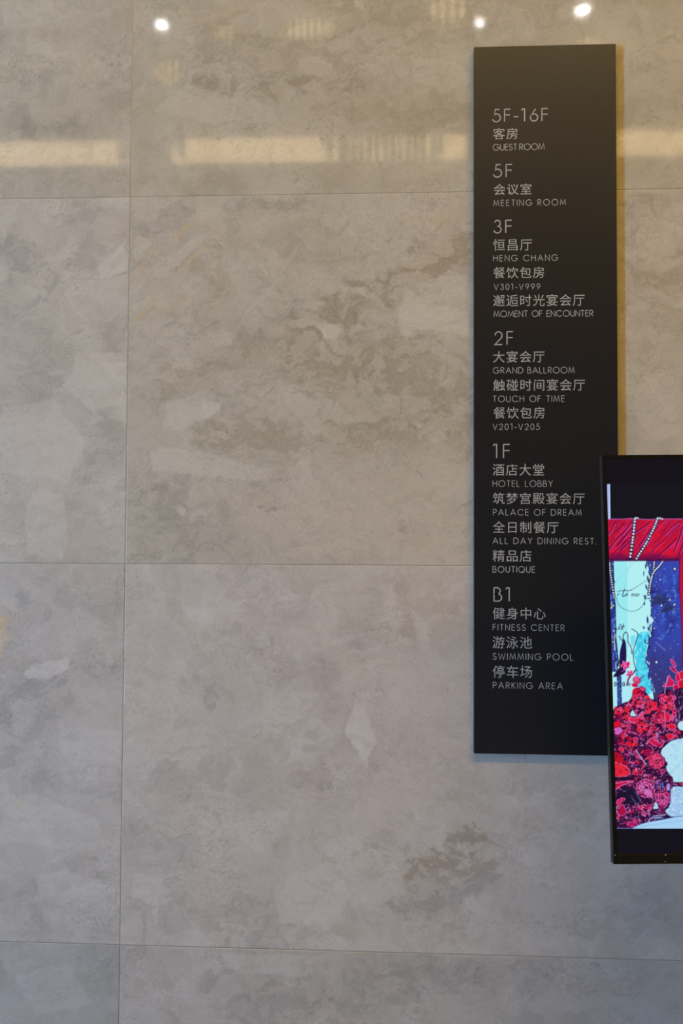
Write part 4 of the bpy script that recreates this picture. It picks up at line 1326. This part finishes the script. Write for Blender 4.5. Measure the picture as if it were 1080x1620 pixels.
    p.poly(smooth([(976, 1266), (985, 1262), (988, 1266), (980, 1270), (976, 1276), (975, 1270), (976, 1266)]), (206, 24, 90), .5, 1, (226, 120, 200), .6)
    p.poly(smooth([(977, 1282), (984, 1272), (988, 1280), (990, 1286), (984, 1290), (978, 1288), (977, 1282)]), (176, 10, 62), .5, 1, (200, 90, 180), .6)
    p.ell(999, 1304, 7, 4, 0, (176, 16, 84), 1, (206, 80, 180), .7)
    p.noise(966, 1150, 1086, 1312, (38, 6, 50), 6, 5, 43, .18, .36, .75, mass + [(1345, 1316), (960, 1316)])
    p.noise(966, 1090, 1086, 1312, (232, 150, 232), 3, 2.4, 44, .40, .5, .75, mass + [(1345, 1316), (960, 1316)])
    # ---- white flower heads and cloth
    cl = smooth([(1084, 1166), (1070, 1169), (1062, 1171), (1053, 1178), (1046, 1186), (1044, 1192), (1049, 1199), (1055, 1208), (1053, 1214), (1057, 1224), (1063, 1231), (1066, 1238), (1080, 1238), (1110, 1240), (1120, 1200), (1104, 1170), (1084, 1166)], 5)
    rag = [(x + R.uniform(-.9, .9), y + R.uniform(-.9, .9)) for x, y in cl]
    p.poly(rag, (184, 228, 246), .4, 1, (30, 14, 60), 1.0)
    p.noise(1044, 1166, 1120, 1240, (160, 206, 240), 8, 8, 31, .1, .4, .7, cl)
    p.noise(1044, 1166, 1120, 1240, (214, 244, 250), 5, 5, 32, .2, .5, .7, cl)
    cl2 = smooth([(1060, 1248), (1068, 1244), (1090, 1245), (1120, 1250), (1120, 1292), (1070, 1293), (1056, 1290), (1052, 1282), (1058, 1276), (1060, 1262), (1060, 1248)], 5)
    p.poly([(x + R.uniform(-.7, .7), y + R.uniform(-.7, .7)) for x, y in cl2], (166, 204, 242), .4, 1, (36, 20, 76), .9)
    p.noise(1050, 1244, 1120, 1294, (200, 232, 250), 6, 5, 33, .05, .35, .8, cl2)
    for k in range(16):
        p.line([(R.uniform(1058, 1080), R.uniform(1250, 1290))] * 2, (60, 60, 130), 1.0)
    p.ell(1079, 1148, 8, 8, 0, (190, 230, 246), 1, (36, 16, 70), .9)
    p.poly([(1034, 1297), (1052, 1290), (1066, 1293), (1046, 1298)], (28, 14, 50), .5)
    p.line([(1034, 1291), (1052, 1289)], (150, 190, 240), 1.2); p.line([(1036, 1295), (1050, 1294)], (120, 150, 220), 1.0)
    cloth = smooth([(996, 1312), (1010, 1305), (1022, 1301), (1032, 1299), (1047, 1296.5), (1062, 1293.5), (1080, 1291), (1140, 1289), (1345, 1292)], 5)
    p.poly(cloth + [(1345, 1312), (996, 1312)], (170, 214, 250), .5, 1, (70, 70, 150), .7)
    p.line(smooth([(1025, 1301), (1030, 1294), (1046, 1293)]), (150, 180, 236), 1.6)
    p.line([(1004, 1309), (1080, 1298)], (130, 176, 236), 1.2, .6)
    p.line([(972, 1310.4), (998, 1310.6)], (120, 150, 215), 1.0)
    # letterbox below the picture
    sl = p.win(940, 1311, 1345, 1330)
    p.im[sl] = (12, 13, 26)
    return p


def build_picture():
    p = paint_picture()
    # raster covers the lit part of the panel; map it to the screen plane
    def to_panel(px, py):
        d = ray(px, py)
        t = np.dot(TORG + TEY * .0012 - CAM, TEY) / np.dot(d, TEY)
        q = CAM + d * t - TORG
        return q @ TEX, q @ TEZ
    ztop = to_panel(961, 765.5)[1]; zbot = to_panel(976, 1311.3)[1]
    xl, xr = BZ + .0002, TV_W - BZ - .0002
    step = .0011
    gx = np.linspace(xl, xr, int((xr - xl) / step)); gz = np.linspace(zbot, ztop, int((ztop - zbot) / step))
    XX, ZZ = np.meshgrid(gx, gz)
    P = TORG[None, :] + XX.ravel()[:, None] * TEX + ZZ.ravel()[:, None] * TEZ + TEY * .0012
    d = P - CAM
    w = d @ FW
    px = CX + F_PX * (d @ RT) / w
    py = CY - F_PX * (d @ UP) / w
    fx = np.clip((px - p.x0) * p.res - .5, 0, p.w - 1.001); fy = np.clip((py - p.y0) * p.res - .5, 0, p.h - 1.001)
    ix, iy = fx.astype(int), fy.astype(int)
    ax, ay = (fx - ix)[:, None], (fy - iy)[:, None]
    im = p.im / 255.0
    im = np.where(im <= .04045, im / 12.92, ((im + .055) / 1.055) ** 2.4)
    c = (im[iy, ix] * (1 - ax) + im[iy, ix + 1] * ax) * (1 - ay) + (im[iy + 1, ix] * (1 - ax) + im[iy + 1, ix + 1] * ax) * ay
    h, wd = XX.shape
    V = np.stack([XX.ravel(), np.full(XX.size, .0012), ZZ.ravel()], -1)
    idx = np.arange(h * wd).reshape(h, wd)
    Fq = np.stack([idx[:-1, :-1], idx[:-1, 1:], idx[1:, 1:], idx[1:, :-1]], -1).reshape(-1, 4)
    me = grid_mesh('picture', V, Fq, c)
    m = principled('lit_picture', (.004, .004, .005), .22, .35)
    nt = m.node_tree
    at = nt.nodes.new('ShaderNodeAttribute'); at.attribute_name = 'pigment'
    b = nt.nodes['Principled BSDF']
    nt.links.new(at.outputs['Color'], b.inputs['Emission Color'])
    b.inputs['Emission Strength'].default_value = .93
    o = tv_part('picture', me, m)
    o['label'] = 'lit picture of red drape, pearls and red flowers'
    return o


build_picture()
